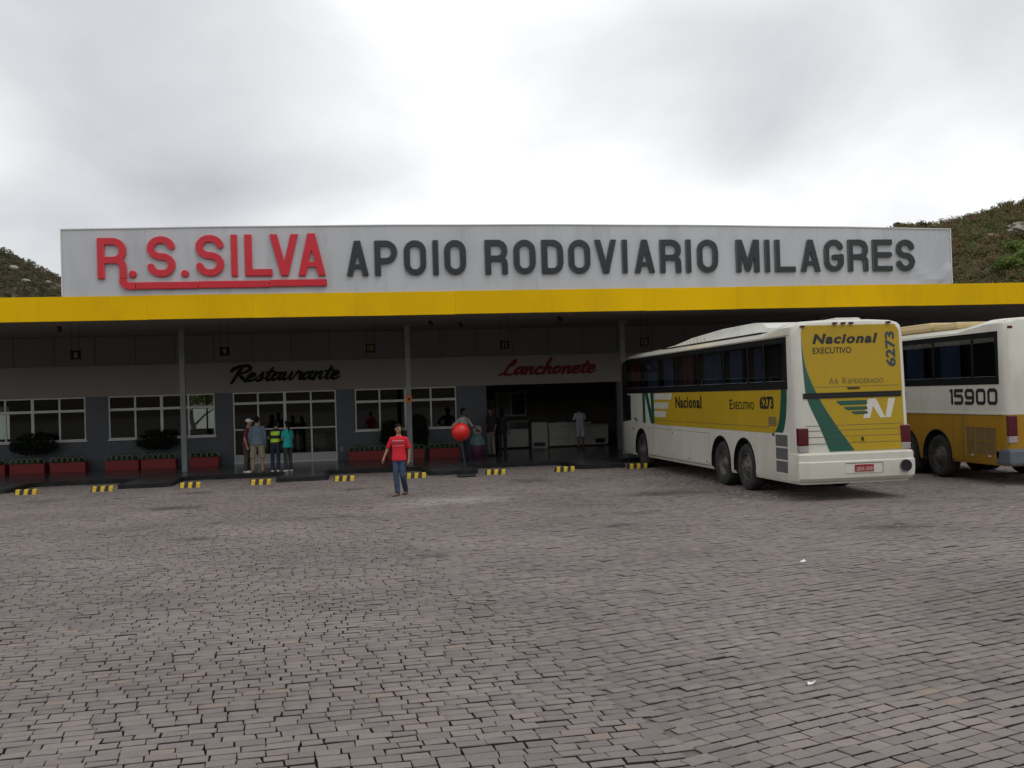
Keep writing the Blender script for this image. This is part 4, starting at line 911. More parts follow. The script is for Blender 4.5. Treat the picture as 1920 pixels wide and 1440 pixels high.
# ---------------------------------------------------------------- farther coach, number 15900
HW2 = 1.25; L2 = 13.0
c2 = empty('coach_bus', (15.45, 20.7, 0)); tag(c2, 'white over ochre coach numbered 15900 parked beyond the yellow-tailed coach', 'bus')
win2 = (.24, 11.8, 2.26, 3.36)
body2, side2, ly2 = coach_body(c2, HW2, L2, 3.58, 1.55, M_by2, M_bw, .42, (2.72, 4.15, 10.8), win2, arch_r=.60, lean=.015)
side_windows(c2, HW2, win2, (1.15, 2.75, 4.3, 5.9, 7.5, 9.1, 10.6))
side_common(c2, HW2, side2, L2, ly2, M_bw)
for y, tw in ((2.72, False), (4.15, True), (10.8, False)):
    for s in (-1, 1): wheel(c2, s*(HW2-.04), y, s, .52, tw)
for s in (-1, 1):
    for ya in (2.72, 4.15, 10.8):
        MB().tube([(s*(HW2+.004), ya+.605*math.cos(R(t)), .55+.605*math.sin(R(t))) for t in range(-12, 193, 12)], .02, M_rub, 6).build('arch_lip', c2)
def square_digit(ch, y, w, h, z):
    s = .105; W = w/h-s; T = 1-s; c = .12
    U = lambda p: [(a, b_, s) for a, b_ in p]
    ring = [(s+c, s), (W-c, s), (W, s+c), (W, T-c), (W-c, T), (s+c, T), (s, T-c), (s, s+c), (s+c, s)]
    st_ = {'0': [U(ring)], '1': [U([(.13, T), (.27, T), (.27, -.2)])], '5': [U([(W+.2, T), (s, T), (s, .56), (W-c, .56), (W, .56-c), (W, s+c), (W-c, s), (s*.6, s)])], '9': [U([(s*.6, s), (W-c, s), (W, s+c), (W, T-c), (W-c, T), (s+c, T), (s, T-c), (s, .44+c), (s+c, .44), (W, .44)])]}[ch]
    cell = .012; PX, PY = np.meshgrid(np.arange(-.03, w+.03, cell), np.arange(-.03, h+.03, cell)); D = sdf_strokes(PX/h, PY/h, st_)*h; D = np.maximum(D, np.maximum(np.maximum(-PX, PX-w), np.maximum(-PY, PY-h)))
    link('fleet_digit', contour_mesh(PX, PY, D, .004, M_txt, 'fleet_digit', 0, lambda p: (-HW2-.004+p[1], y-p[0], z+p[2])), c2)
for ch, y, w in (('1', 2.12, .155), ('5', 1.93, .36), ('9', 1.50, .36), ('0', 1.07, .36), ('0', .64, .36), ('0', 4.45, .36)): square_digit(ch, y, w, .37, 1.765)
MB().cbox(-HW2-.02, -HW2+.01, .1, 11.5, 1.545, 1.595, M_bw, .008).build('moulding', c2)
g = MB().cbox(-HW2-.012, -HW2+.01, .28, 1.55, .58, 1.33, M_by2, .006).build('engine_door', c2)
MB().cbox(-HW2-.018, -HW2-.0125, .36, 1.46, .64, 1.27, M_gril, .004).build('mesh_panel', g)
bars = MB()
for i in range(26): bars.box(-HW2-.024, -HW2-.0185, .38+i*.0415, .388+i*.0415, .65, 1.26, M_by2)
for y in (.36, .71, 1.09, 1.44): bars.box(-HW2-.028, -HW2-.0245, y, y+.022, .64, 1.27, M_by2)
for z in (.64, .95, 1.255): bars.box(-HW2-.030, -HW2-.0285, .36, 1.462, z, z+.015, M_by2)
bars.build('grille_bars', g)
for y in (.55, 1.2): MB().cbox(-HW2-.03, -HW2-.0125, y, y+.10, .60, .635, M_plw, .008).build('latch', g)
for y in (1.62, 2.02): MB().box(-HW2-.003, -HW2+.01, y, y+.012, .46, 1.53, M_seam).build('panel_seam', c2)
for s in (-1, 1):
    o = MB().cbox(s*(HW2-.15)-.11, s*(HW2-.15)+.11, -.014, .1, 1.08, 1.53, M_tail, .02).build('tail_lamp', c2); MB().cbox(s*(HW2-.15)-.105, s*(HW2-.15)+.105, -.012, .1, .93, 1.078, M_tailw, .015).build('lens', o)
MB().cbox(-HW2-.012, HW2+.012, -.10, .42, .44, .80, M_grey, .06).build('rear_bumper', c2)
MB().cbox(-1.12, -1.0, .03, .14, 3.44, 3.50, M_tail, .01).build('roof_marker_lamp', c2)
MB().cbox(-.98, -.03, 3.3, 8.0, 3.56, 3.80, M_podc, .12).cbox(-.95, .95, 2.2, 3.28, 3.56, 3.74, M_podc, .09).cbox(-.02, .98, 3.3, 8.0, 3.56, 3.79, M_podc, .12).build('roof_air_conditioner', c2, angle=30)
# ================================================================== PEOPLE
def limb(b, p, q, r0, r1, m, n=12):
    p = Vector(p); q = Vector(q); d = (q-p); L = d.length; d.normalize(); pts = []; rr = []
    for a in (85, 60, 35, 12): pts.append(p-d*r0*math.sin(R(a))); rr.append(r0*math.cos(R(a)))
    for t in (0, .5, 1): pts.append(p+d*L*t); rr.append(r0+(r1-r0)*t)
    for a in (12, 35, 60, 85): pts.append(q+d*r1*math.sin(R(a))); rr.append(r1*math.cos(R(a)))
    b.tube(pts, rr, m, n)
def ell(b, c, rx, ry, rz, m, n=16, k=12):
    vs = []; 
    for i in range(k+1):
        a = -math.pi/2+math.pi*i/k; a = max(min(a, 1.5), -1.5)
        for j in range(n): t = 2*math.pi*j/n; vs.append((c[0]+rx*math.cos(a)*math.cos(t), c[1]+ry*math.cos(a)*math.sin(t), c[2]+rz*math.sin(a)))
    fs = [(i*n+j, i*n+(j+1) % n, (i+1)*n+(j+1) % n, (i+1)*n+j) for i in range(k) for j in range(n)]+[tuple(range(n))[::-1], tuple(k*n+j for j in range(n))]
    b.add(vs, fs, m)
def loft(b, rings, m, n=18):
    vs = []
    for cx, cy, cz, rx, ry in rings:
        for j in range(n): t = 2*math.pi*j/n; vs.append((cx+rx*math.cos(t), cy+ry*math.sin(t), cz))
    k = len(rings); fs = [(i*n+j, i*n+(j+1) % n, (i+1)*n+(j+1) % n, (i+1)*n+j) for i in range(k-1) for j in range(n)]+[tuple(range(n))[::-1], tuple((k-1)*n+j for j in range(n))]
    b.add(vs, fs, m)
def fuse(b, voxel, name, parent, mats, smooth=2, paint=None):
    """join overlapping shapes into one continuous skin"""
    me = b.mesh(name); bm = bmesh.new(); bm.from_mesh(me); bmesh.ops.recalc_face_normals(bm, faces=bm.faces[:]); bm.to_mesh(me); bm.free()
    o = bpy.data.objects.new(name, me); COL.objects.link(o)
    md = o.modifiers.new('r', 'REMESH'); md.mode = 'VOXEL'; md.voxel_size = voxel; md.use_smooth_shade = True
    if smooth: s = o.modifiers.new('s', 'SMOOTH'); s.factor = .5; s.iterations = smooth
    bpy.context.view_layer.update(); dg = bpy.context.evaluated_depsgraph_get(); me2 = bpy.data.meshes.new_from_object(o.evaluated_get(dg))
    bpy.data.objects.remove(o); me2.materials.clear()
    for m in mats: me2.materials.append(m)
    if paint:
        for p in me2.polygons: p.material_index = paint(p.center)
    else: me2.polygons.foreach_set('material_index', [0]*len(me2.polygons))
    me2.polygons.foreach_set('use_smooth', [True]*len(me2.polygons))
    return link(name, me2, parent)
def lerp(a, b, t): return Vector(a)+(Vector(b)-Vector(a))*t
SKIN = mat('skin', (0.33, 0.18, 0.115), .55, .06, 6); SKIN_D = mat('skin_dark', (0.15, 0.08, 0.052), .55, .06, 6); M_eye = mat('eyes', (0.02, 0.014, 0.012), .3); M_lip = mat('lips', (0.24, 0.09, 0.075), .5)
M_hair = mat('black_hair', (0.008, 0.006, 0.005), .85, .2, 30, .5, 90, spec=.15)
def person(loc, rz, h, label, shirt, pants, shoes, skin=SKIN, arms=None, legs=None, sleeve=.85, shorts=False, hair='short', head=0.0, lean=(0, 0), vox=.012, cap=None, extra=None, build_=1.0, shirt_len=.86, shirt_paint=None, shirt_mats=None, hip_shift=0.0, cat='person'):
    k = h/1.75; S = lambda *p: Vector((p[0]*k*1.0, p[1]*k, p[2]*k))
    root = empty('person', loc, rz); tag(root, label, cat)
    lx, ly_ = lean; bw = build_
    def tor(z): t = max(0, (z-.95)/.5); return (lx*t+hip_shift*(1-min(t, 1)), ly_*t)
    neck = S(lx, ly_+.01, 1.47); hc = S(lx*1.15, ly_*1.3-.012, 1.63)
    A = dict(r=((-.19, 0, 1.41), (-.235, .02, 1.13), (-.235, -.06, .88)), l=((.19, 0, 1.41), (.235, .02, 1.13), (.235, -.06, .88)))
    if arms: A.update(arms)
    G = dict(r=((-.095, 0, .92), (-.10, -.02, .50), (-.10, .02, .09), (0, -1)), l=((.095, 0, .92), (.10, -.02, .50), (.10, .02, .09), (0, -1)))
    if legs: G.update(legs)
    body = MB()
    rings = []
    for z, rx, ry in ((.84, .10, .08), (.88, .150, .105), (.96, .158, .108), (1.06, .142, .098), (1.16, .145, .10), (1.28, .165, .112), (1.38, .165, .105), (1.44, .11, .08), (1.48, .06, .06)):
        t = tor(z); rings.append((t[0]*k, t[1]*k, z*k, rx*k*bw, ry*k*bw))
    loft(body, rings, skin); limb(body, S(lx, ly_+.015, 1.42), hc+S(0, .01, -.06), .056*k, .052*k, skin)
    ca, sa = math.cos(head), math.sin(head)
    def H(x, y, z): return hc+Vector((x*ca-y*sa, x*sa+y*ca, z))*k
    hb = MB(); ell(hb, (0, 0, .012), .073, .092, .108, skin); ell(hb, (0, -.028, -.045), .055, .062, .07, skin); limb(hb, (0, -.088, .012), (0, -.106, -.022), .011, .016, skin, 8)
    for s in (-1, 1): ell(hb, (s*.074, .008, -.008), .012, .02, .03, skin, 8, 6); ell(hb, (s*.03, -.082, .028), .022, .012, .009, skin, 8, 6)
    ell(hb, (0, -.084, -.062), .024, .012, .012, skin, 8, 6)
    body.add([H(*v) for v in hb.v], hb.f, skin)
    for s in 'rl':
        sh, el, wr = [S(*p) for p in A[s]]; sh = sh+S(lx, ly_, 0)
        if not (arms and s in arms): el = el+S(lx, ly_, 0)*.7; wr = wr+S(lx, ly_, 0)*.5
        A[s] = (sh, el, wr)
        limb(body, sh+Vector((-.02*k*(1 if s == 'l' else -1), 0, -.035*k)), el, .040*k, .036*k, skin); limb(body, el, wr, .038*k, .026*k, skin)
        d = (wr-el).normalized(); sx = -1 if s == 'r' else 1; fwd = Vector((0, -1, 0)); fwd = (fwd-d*fwd.dot(d)).normalized(); side = d.cross(fwd)*1.0; inw = Vector((-sx, 0, 0)); inw = (inw-d*inw.dot(d)).normalized() if abs(inw.dot(d)) < .95 else side
        palm = wr+d*.05*k; limb(body, wr, wr+d*.075*k+inw*.006, .026*k, .030*k, skin, 10)
        for f, (o_, ln) in enumerate(((-.027, .062), (-.009, .072), (.009, .068), (.027, .054))):
            b0 = wr+d*.085*k+fwd*(-o_)*k; m1 = b0+d*ln*.55*k+inw*.008*k; tip = m1+d*ln*.38*k+inw*.024*k
            limb(body, b0, m1, .0105*k, .0095*k, skin, 7); limb(body, m1, tip, .0095*k, .008*k, skin, 7)
        t0 = wr+d*.035*k+fwd*.022*k; t1 = t0+d*.035*k+fwd*.028*k+inw*.012*k; limb(body, t0, t1, .012*k, .0105*k, skin, 7); limb(body, t1, t1+d*.03*k+inw*.012*k, .0105*k, .009*k, skin, 7)
    for s in 'rl':
        hp, kn, an = [S(*p) for p in G[s][:3]]; hp = hp+S(hip_shift, 0, 0); td = Vector((*G[s][3], 0)).normalized()
        G[s] = (hp, kn, an, td)
        limb(body, hp, kn, .083*k, .055*k, skin); limb(body, kn, an, .053*k, .036*k, skin)
        limb(body, lerp(kn, an, .22)+Vector((0, .008*k, 0)), lerp(kn, an, .5)+Vector((0, .008*k, 0)), .048*k, .042*k, skin)
        limb(body, an+Vector((0, 0, -.045*k))-td*.03*k, an+Vector((0, 0, -.058*k))+td*.13*k, .036*k, .027*k, skin)
    eyes = [H(s*.03, -.086, .014) for s in (-1, 1)]; brows = [H(s*.03, -.090, .034) for s in (-1, 1)]; mouth = H(0, -.09, -.048)
    def paint(c):
        for e in eyes:
            if (c-e).length < .0115*k: return 1
        for e in brows:
            if abs(c.z-e.z) < .007*k and (c-e).length < .026*k: return 1
        if abs(c.z-mouth.z) < .008*k and (c-mouth).length < .026*k: return 2
        return 0
    fuse(body, vox, 'body', root, [skin, M_eye, M_lip], 1, paint)
    # shirt
    sb = MB(); rings = []
    for z, rx, ry in ((shirt_len, .190, .140), (.93, .188, .138), (1.02, .174, .127), (1.14, .166, .12), (1.28, .185, .13), (1.38, .188, .122), (1.435, .14, .098), (1.465, .078, .075), (1.47, .07, .07)):
        t = tor(z); rings.append((t[0]*k, t[1]*k, z*k, rx*k*bw, ry*k*bw))
    loft(sb, rings, shirt)
    for s in 'rl':
        sh, el, wr = A[s]
        sh = sh+Vector((-.012*k*(1 if s == 'l' else -1), 0, -.022*k))
        if sleeve <= 1: limb(sb, sh, lerp(sh, el, sleeve), .056*k*bw, .062*k, shirt)
        else: limb(sb, sh, el, .056*k*bw, .053*k, shirt); limb(sb, el, lerp(el, wr, min(sleeve-1, .92)), .053*k, .04*k, shirt)
    fuse(sb, vox, 'shirt', root, shirt_mats or [shirt], 2, (lambda c: shirt_paint(c/k)) if shirt_paint else None)
    # trousers
    pb = MB(); t0 = hip_shift*k; loft(pb, [(t0, 0, .80*k, .13*k*bw, .10*k*bw), (t0, 0, .86*k, .160*k*bw, .114*k*bw), (t0, 0, .95*k, .158*k*bw, .112*k*bw), (t0*.8, 0, 1.01*k, .156*k*bw, .112*k*bw)], pants)
    for s in 'rl':
        hp, kn, an, td = G[s]
        if shorts: limb(pb, hp, lerp(hp, kn, .97), .098*k*bw, .088*k*bw, pants)
        else: limb(pb, hp, kn, .088*k*bw, .072*k*bw, pants); limb(pb, kn, lerp(kn, an, .5), .073*k*bw, .068*k*bw, pants); limb(pb, lerp(kn, an, .5), lerp(kn, an, .95), .068*k*bw, .066*k*bw, pants)
    fuse(pb, vox, 'trousers' if not shorts else 'shorts', root, [pants], 2)
    for s in 'rl':
        hp, kn, an, td = G[s]; fb = MB()
        limb(fb, an+Vector((0, 0, -.048*k))-td*.035*k, an+Vector((0, 0, -.060*k))+td*.145*k, .043*k, .034*k, shoes); limb(fb, an+Vector((0, 0, -.03*k)), an+Vector((0, 0, -.05*k))+td*.04*k, .045*k, .04*k, shoes)
        o = fuse(fb, vox*.9, 'shoe', root, [shoes], 1)
        for v in o.data.vertices: v.co.z = max(v.co.z, an.z-.088*k)
    hb = MB(); ell(hb, (0, .014, .050), .081, .097, .083, M_hair); ell(hb, (0, .045, -.005), .072, .066, .085, M_hair)
    if hair in ('long', 'tail'): ell(hb, (0, .06, -.03), .072, .06, .10, M_hair)
    if hair == 'tail': limb(hb, (0, .10, .02), (0, .135, -.14), .035, .034, M_hair); limb(hb, (0, .135, -.14), (0, .12, -.30), .034, .016, M_hair)
    if hair == 'long': ell(hb, (0, .07, -.10), .085, .05, .13, M_hair)
    hm = MB(); hm.add([H(*v) for v in hb.v], hb.f, M_hair); fuse(hm, vox*.85, 'hair', root, [M_hair], 1)
    if cap:
        cb = MB(); ell(cb, (0, .008, .055), .088, .102, .078, cap); limb(cb, (-.035, -.10, .048), (-.035, -.155, .036), .022, .018, cap); limb(cb, (.035, -.10, .048), (.035, -.155, .036), .022, .018, cap); limb(cb, (0, -.10, .05), (0, -.165, .036), .022, .016, cap)
        cm = MB(); cm.add([H(*v) for v in cb.v], cb.f, cap); fuse(cm, vox*.85, 'cap', root, [cap], 1)
    return root
def cloth(n, c, rough=.85): return mat(n, c, rough, .10, 7, .35, 22)
C_red = cloth('red_polo', (0.60, 0.012, 0.028)); C_redl = cloth('polo_pale_stripe', (0.62, .30, .28)); C_redd = cloth('polo_dark_band', (0.34, .02, .04)); C_jean = mat('blue_jeans', (0.034, 0.056, 0.105), .85, .5, 5, .3, 25); C_jeand = mat('dark_jeans', (0.016, 0.022, 0.042), .85, .25, 5, .3, 25)
C_mar = cloth('maroon_polo', (0.12, .014, .016)); C_brown = cloth('brown_trousers', (0.055, .04, .028)); C_den = cloth('faded_denim_shirt', (0.115, .155, .195)); C_kha = cloth('khaki_shorts', (0.24, .215, .15)); C_neon = mat('hi_vis', (0.42, .72, .02), .6, .08, 6); C_nav = cloth('navy_cloth', (0.018, .02, .032)); C_turq = cloth('turquoise_shirt', (0.01, .33, .31)); C_black = cloth('black_cloth', (0.013, .013, .014)); C_char = cloth('charcoal_trousers', (0.03, .032, .034)); C_lg = cloth('pale_grey_shirt', (0.46, .46, .42)); C_gt = cloth('grey_trousers', (0.20, .185, .165)); C_wh = cloth('white_cotton', (0.46, .47, .52)); C_dkblue = cloth('dark_blue_trousers', (0.02, .025, .04))
S_wh = mat('white_shoes', (0.6, .6, .57), .6); S_bk = mat('black_shoes', (0.015, .014, .013), .5); S_sand = mat('sandals', (0.14, .08, .05), .6)
# man in the red polo walking across the setts
def polo(c):
    if abs(c.x) < .15 and c.y < .02:
        if abs(c.z-1.345) < .008 or abs(c.z-1.225) < .008: return 1
        if 1.245 < c.z < 1.325: return 2
    return 0
person((1.22, 25.0, .0), R(-22), 1.71, 'man in a red polo shirt and blue jeans walking across the setts', C_red, C_jean, S_sand, vox=.0095, head=R(38), hip_shift=0.0,
       arms=dict(r=((-.19, 0, 1.41), (-.30, .03, 1.15), (-.375, -.05, .93)), l=((.19, 0, 1.41), (.255, .05, 1.14), (.245, .0, .88))),
       legs=dict(r=((-.085, 0, .92), (-.06, -.10, .52), (-.015, -.14, .088), (-.35, -1)), l=((.085, 0, .92), (.10, -.06, .49), (.07, .22, .10), (-.1, -1))), shirt_paint=polo, shirt_mats=[C_red, C_redl, C_redd], sleeve=.80, build_=1.0)
GZ = PZ+.004
person((-3.12, 33.62, GZ), R(75), 1.70, 'man in a white cap, maroon shirt and brown trousers in the waiting group', C_mar, C_brown, S_wh, cap=S_wh, sleeve=.7, lean=(.0, -.06))
person((-2.78, 33.45, GZ), R(178), 1.77, 'man in a faded denim shirt and khaki shorts seen from behind', C_den, C_kha, S_sand, shorts=True, sleeve=1.9, build_=1.14, lean=(0, -.03), legs=dict(r=((-.1, 0, .92), (-.14, -.02, .50), (-.15, .02, .09), (-.2, -1)), l=((.1, 0, .92), (.14, -.02, .50), (.15, .02, .09), (.2, -1))))
def vest(c): return 1 if (abs(c.x) < .16 and (1.02 < c.z < 1.13 or 1.245 < c.z < 1.38)) else 0
person((-2.24, 33.5, GZ), R(165), 1.62, 'person in a lime hi-vis vest with a dark band and dark jeans', C_nav, C_jeand, S_wh, sleeve=.55, hair='short', lean=(.0, -.13), shirt_paint=vest, shirt_mats=[C_nav, C_neon], shirt_len=.9, arms=dict(r=((-.19, 0, 1.41), (-.26, -.10, 1.15), (-.12, -.32, 1.10)), l=((.19, 0, 1.41), (.27, -.08, 1.15), (.14, -.32, 1.10))))
person((-1.84, 33.35, GZ), R(-140), 1.60, 'woman in a turquoise shirt and dark trousers with a long black ponytail', C_turq, C_char, S_wh, hair='tail', sleeve=.6, build_=.97, head=R(-10), shirt_len=.84, arms=dict(r=((-.18, 0, 1.40), (-.22, -.02, 1.14), (-.12, -.24, 1.10)), l=((.18, 0, 1.40), (.22, 0, 1.14), (.14, -.24, 1.08))))
person((4.02, 36.0, GZ), R(38), 1.78, 'man in a pale grey shirt with one hand on his hip behind the red ball', C_lg, C_dkblue, S_bk, skin=SKIN_D, sleeve=1.2, head=R(30), arms=dict(r=((-.19, 0, 1.41), (-.40, .10, 1.17), (-.20, -.03, 1.00)), l=((.19, 0, 1.41), (.32, -.06, 1.16), (.42, -.22, 1.02))))
person((5.20, 37.6, GZ), R(-55), 1.76, 'man in a black shirt and grey trousers standing by the snack bar', C_black, C_gt, S_bk, skin=SKIN_D, sleeve=.8)
person((5.62, 37.7, GZ), R(150), 1.72, 'person dressed all in black with an arm round the man beside', C_black, C_black, S_bk, skin=SKIN_D, hair='long', sleeve=.5, lean=(-.02, 0), arms=dict(l=((.19, 0, 1.41), (.26, -.06, 1.14), (.34, -.18, 1.12))))
person((9.28, 40.9, GZ+.006), R(182), 1.68, 'person in white shirt and white shorts leaning at the snack counter', C_wh, C_wh, S_sand, skin=SKIN_D, shorts=True, sleeve=.9, lean=(0, -.10), arms=dict(r=((-.19, 0, 1.41), (-.24, -.16, 1.17), (-.16, -.36, 1.18)), l=((.19, 0, 1.41), (.24, -.16, 1.17), (.16, -.36, 1.18))))
# ================================================================== PLANTS, FURNITURE, HILLS
def foliage_mat(name, c0, c1, c2=None):
    m = bpy.data.materials.new(name); m.use_nodes = True; t = m.node_tree; b = t.nodes['Principled BSDF']
    at = t.nodes.new('ShaderNodeAttribute'); at.attribute_name = 'tint'; cr = t.nodes.new('ShaderNodeValToRGB'); t.links.new(at.outputs['Fac'], cr.inputs[0])
    cr.color_ramp.elements[0].color = (*c0, 1); cr.color_ramp.elements[1].color = (*c1, 1)
    if c2: e = cr.color_ramp.elements.new(.5); e.color = (*c2, 1)
    t.links.new(cr.outputs[0], b.inputs['Base Color']); b.inputs['Roughness'].default_value = .75; b.inputs['Specular IOR Level'].default_value = .25
    return m
def leaves(centres, sizes, tints, seed, squash=1.0):
    """one bent leaf (two triangles pairs) at every centre, random pose"""
    rg = np.random.default_rng(seed); n = len(centres)
    a = rg.normal(size=(n, 3)); a /= np.linalg.norm(a, axis=1, keepdims=True); b_ = rg.normal(size=(n, 3)); b_ -= (b_*a).sum(1, keepdims=True)*a; b_ /= np.linalg.norm(b_, axis=1, keepdims=True)
    c = np.cross(a, b_); s = sizes[:, None]
    P = np.stack([centres-a*s*.5, centres+b_*s*.28+c*s*.06, centres+a*s*.5, centres-b_*s*.28+c*s*.06], 1).reshape(-1, 3)
    F = (np.arange(n)[:, None]*4+np.array([[0, 1, 2, 3]]))
    return P, F, np.repeat(tints, 4)
def leaf_object(name, P, F, T, m, parent=None):
    me = bpy.data.meshes.new(name); me.vertices.add(len(P)); me.vertices.foreach_set('co', P.ravel().astype(np.float32)); me.loops.add(F.size); me.loops.foreach_set('vertex_index', F.ravel().astype(np.int32)); me.polygons.add(len(F)); me.polygons.foreach_set('loop_start', np.arange(0, F.size, 4, dtype=np.int32))
    at = me.attributes.new('tint', 'FLOAT', 'POINT'); at.data.foreach_set('value', T.astype(np.float32)); me.materials.append(m); me.update(calc_edges=True); return link(name, me, parent)
def blob_points(n, rx, ry, rz, seed, shell=.45, clumps=0):
    rg = np.random.default_rng(seed); d = rg.normal(size=(n, 3)); d /= np.linalg.norm(d, axis=1, keepdims=True); r = (1-shell*rg.random(n)**1.6)[:, None]
    p = d*r
    if clumps:
        q = rg.normal(size=(clumps, 3)); q /= np.linalg.norm(q, axis=1, keepdims=True); q *= .62; k = rg.integers(0, clumps, n); p = q[k]+d*r*(.30+.18*rg.random(clumps)[k])[:, None]
    return p*np.array([rx, ry, rz])
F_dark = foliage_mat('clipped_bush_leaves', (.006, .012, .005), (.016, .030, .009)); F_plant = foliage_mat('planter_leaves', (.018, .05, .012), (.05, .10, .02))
F_scrub = foliage_mat('scrub_leaves', (.185, .118, .066), (.105, .148, .038), (.150, .126, .052)); F_tree = foliage_mat('tree_leaves', (.10, .15, .032), (.20, .27, .07))
F_scrub2 = foliage_mat('hill_scrub_leaves', (.128, .096, .060), (.078, .104, .040), (.104, .092, .048))
M_bark = mat('bark', (.09, .07, .05), .9, .2, 8, .4, 20); M_soil = mat('soil', (.03, .022, .016), .95, .2, 6, .4, 30); M_redp = mat('red_planter_paint', (0.22, 0.007, 0.009), .5, .08, 3, dirt=(.22, .012, .012), dirt_amt=.5, dirt_scale=2.5); M_wire = mat('green_wire', (.26, .28, .23), .5)

hoop_me = MB().tube([(.125*math.cos(R(t)), 0, .02+.17*math.sin(R(t))) for t in range(0, 181, 12)], .008, M_wire, 5).mesh('hoop')
PLANT = [(-12.75, -11.60, 'leftmost, cut by the frame'), (-11.45, -10.32, 'below the left window, left of its pair'), (-10.14, -8.98, 'below the left window, at its right end'), (-8.33, -7.21, 'below the second window, left end'), (-7.13, -5.96, 'below the second window, left of the column'), (-5.50, -4.50, 'just right of the left column'), (.04, 1.38, 'behind the man in red'), (1.42, 2.78, 'behind the middle column'), (2.95, 4.09, 'right of the middle column, behind the red ball')]
for i, (x0, x1, lab) in enumerate(PLANT):
    y0, y1 = 37.95, 38.5; z0, z1 = PZ, .50; t = .05; ox = (x0+x1)/2; w = (x1-x0)/2
    r = empty('planter', (ox, 38.2, PZ)); tag(r, 'red planter trough with wire hoop edging, '+lab, 'planter', 'red planter troughs along the wall')
    a, c, hh = -.25, .27, .34
    o = MB().cbox(-w, w, a, a+t, 0, hh, M_redp, .008).cbox(-w, w, c-t, c, 0, hh, M_redp, .008).box(-w+.003, -w+t, a+t, c-t, 0, hh-.004, M_redp).box(w-t, w-.003, a+t, c-t, 0, hh-.004, M_redp).build('trough', r)
    MB().box(-w+t, w-t, a+t, c-t, .2, .30, M_soil).build('soil', r)
    n = int(2*w/.17)
    for j in range(n):
        q = link('hoop', hoop_me, r); q.location = (-w+.12+j*(2*w-.24)/(n-1), a+.03, .33); q.rotation_euler = (0, 0, R(rng.uniform(-6, 6)))
    k = 420; rg = np.random.default_rng(i+40); P0 = np.stack([rg.uniform(-w+.06, w-.06, k), rg.uniform(-.18, .2, k), .34+.22*rg.random(k)*(0.5+.5*np.sin(rg.uniform(0, 6)+np.linspace(0, 9, k)))], 1)
    tag(leaf_object('plants', *leaves(P0, rg.uniform(.05, .11, k), rg.random(k), i+3), F_plant, r), kind='stuff')
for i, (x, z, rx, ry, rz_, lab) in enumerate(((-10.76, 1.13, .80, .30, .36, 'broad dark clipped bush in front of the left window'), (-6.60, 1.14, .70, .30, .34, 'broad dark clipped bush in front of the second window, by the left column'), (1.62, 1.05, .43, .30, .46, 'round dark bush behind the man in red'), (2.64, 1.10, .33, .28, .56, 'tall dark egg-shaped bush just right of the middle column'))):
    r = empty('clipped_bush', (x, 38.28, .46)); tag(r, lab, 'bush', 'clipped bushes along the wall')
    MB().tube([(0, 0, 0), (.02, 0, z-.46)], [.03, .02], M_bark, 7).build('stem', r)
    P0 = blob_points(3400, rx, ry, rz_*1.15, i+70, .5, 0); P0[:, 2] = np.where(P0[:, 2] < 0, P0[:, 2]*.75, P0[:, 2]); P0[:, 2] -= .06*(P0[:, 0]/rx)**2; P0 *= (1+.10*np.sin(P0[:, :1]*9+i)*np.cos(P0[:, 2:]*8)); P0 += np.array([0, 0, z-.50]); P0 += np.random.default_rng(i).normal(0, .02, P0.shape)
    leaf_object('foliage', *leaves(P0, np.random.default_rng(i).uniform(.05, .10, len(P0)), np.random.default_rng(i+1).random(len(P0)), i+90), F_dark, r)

# red ball on a post at the bay nose
M_ball = mat('red_ball_plastic', (0.58, 0.014, 0.012), .38, .04); M_post = mat('dark_green_post', (.012, .020, .018), .5, .1)
r = empty('ball_stand', (3.38, 29.95, 0)); tag(r, 'bright red ball on a slim dark post standing on a flat base', 'ball stand')
prof = [(.265*math.cos(R(a)), .265*math.sin(R(a))) for a in range(-90, 91, 9)]; MB().lathe([(max(p, .001), h) for p, h in prof], M_ball, 32, 'z', (-.13, 0, 1.30)).build('ball', r, smooth=True)
MB().tube([(0, 0, .05), (-.05, 0, .5), (-.12, 0, 1.06)], [.035, .034, .04], M_post, 10).build('post', r); MB().cbox(-.26, .26, -.24, .24, .012, .075, M_post, .02).build('base', r)

# fairground-coloured litter bin (plain stand-in)
M_plum = bpy.data.materials.new('plum_checks'); M_plum.use_nodes = True; t_ = M_plum.node_tree; ck = t_.nodes.new('ShaderNodeTexChecker'); ck.inputs['Scale'].default_value = 14; ck.inputs['Color1'].default_value = (.10, .012, .05, 1); ck.inputs['Color2'].default_value = (.05, .012, .04, 1); tcn_ = t_.nodes.new('ShaderNodeTexCoord'); t_.links.new(tcn_.outputs['Object'], ck.inputs['Vector']); t_.links.new(ck.outputs[0], t_.nodes['Principled BSDF'].inputs['Base Color']); t_.nodes['Principled BSDF'].inputs['Roughness'].default_value = .5
M_teal = mat('teal_cape', (.10, .19, .20), .6, .3, 6, dirt=(.38, .40, .40), dirt_amt=.9, dirt_scale=9); M_cream = mat('cream_dome', (.42, .38, .34), .45, .1, 4)
r = empty('litter_bin', (4.62, 37.0, PZ)); tag(r, 'barrel-shaped litter bin in plum checks with pale teal collar beside the grey-shirted man', 'bin')
MB().lathe([(.001, 0), (.2, 0), (.25, .15), (.27, .33), (.25, .48), (.2, .5), (.001, .5)], M_plum, 24).build('barrel', r, angle=40)
MB().lathe([(.27, .46), (.275, .5), (.24, .66), (.16, .80), (.10, .84), (.001, .84)], M_teal, 24).build('collar', r, angle=40)
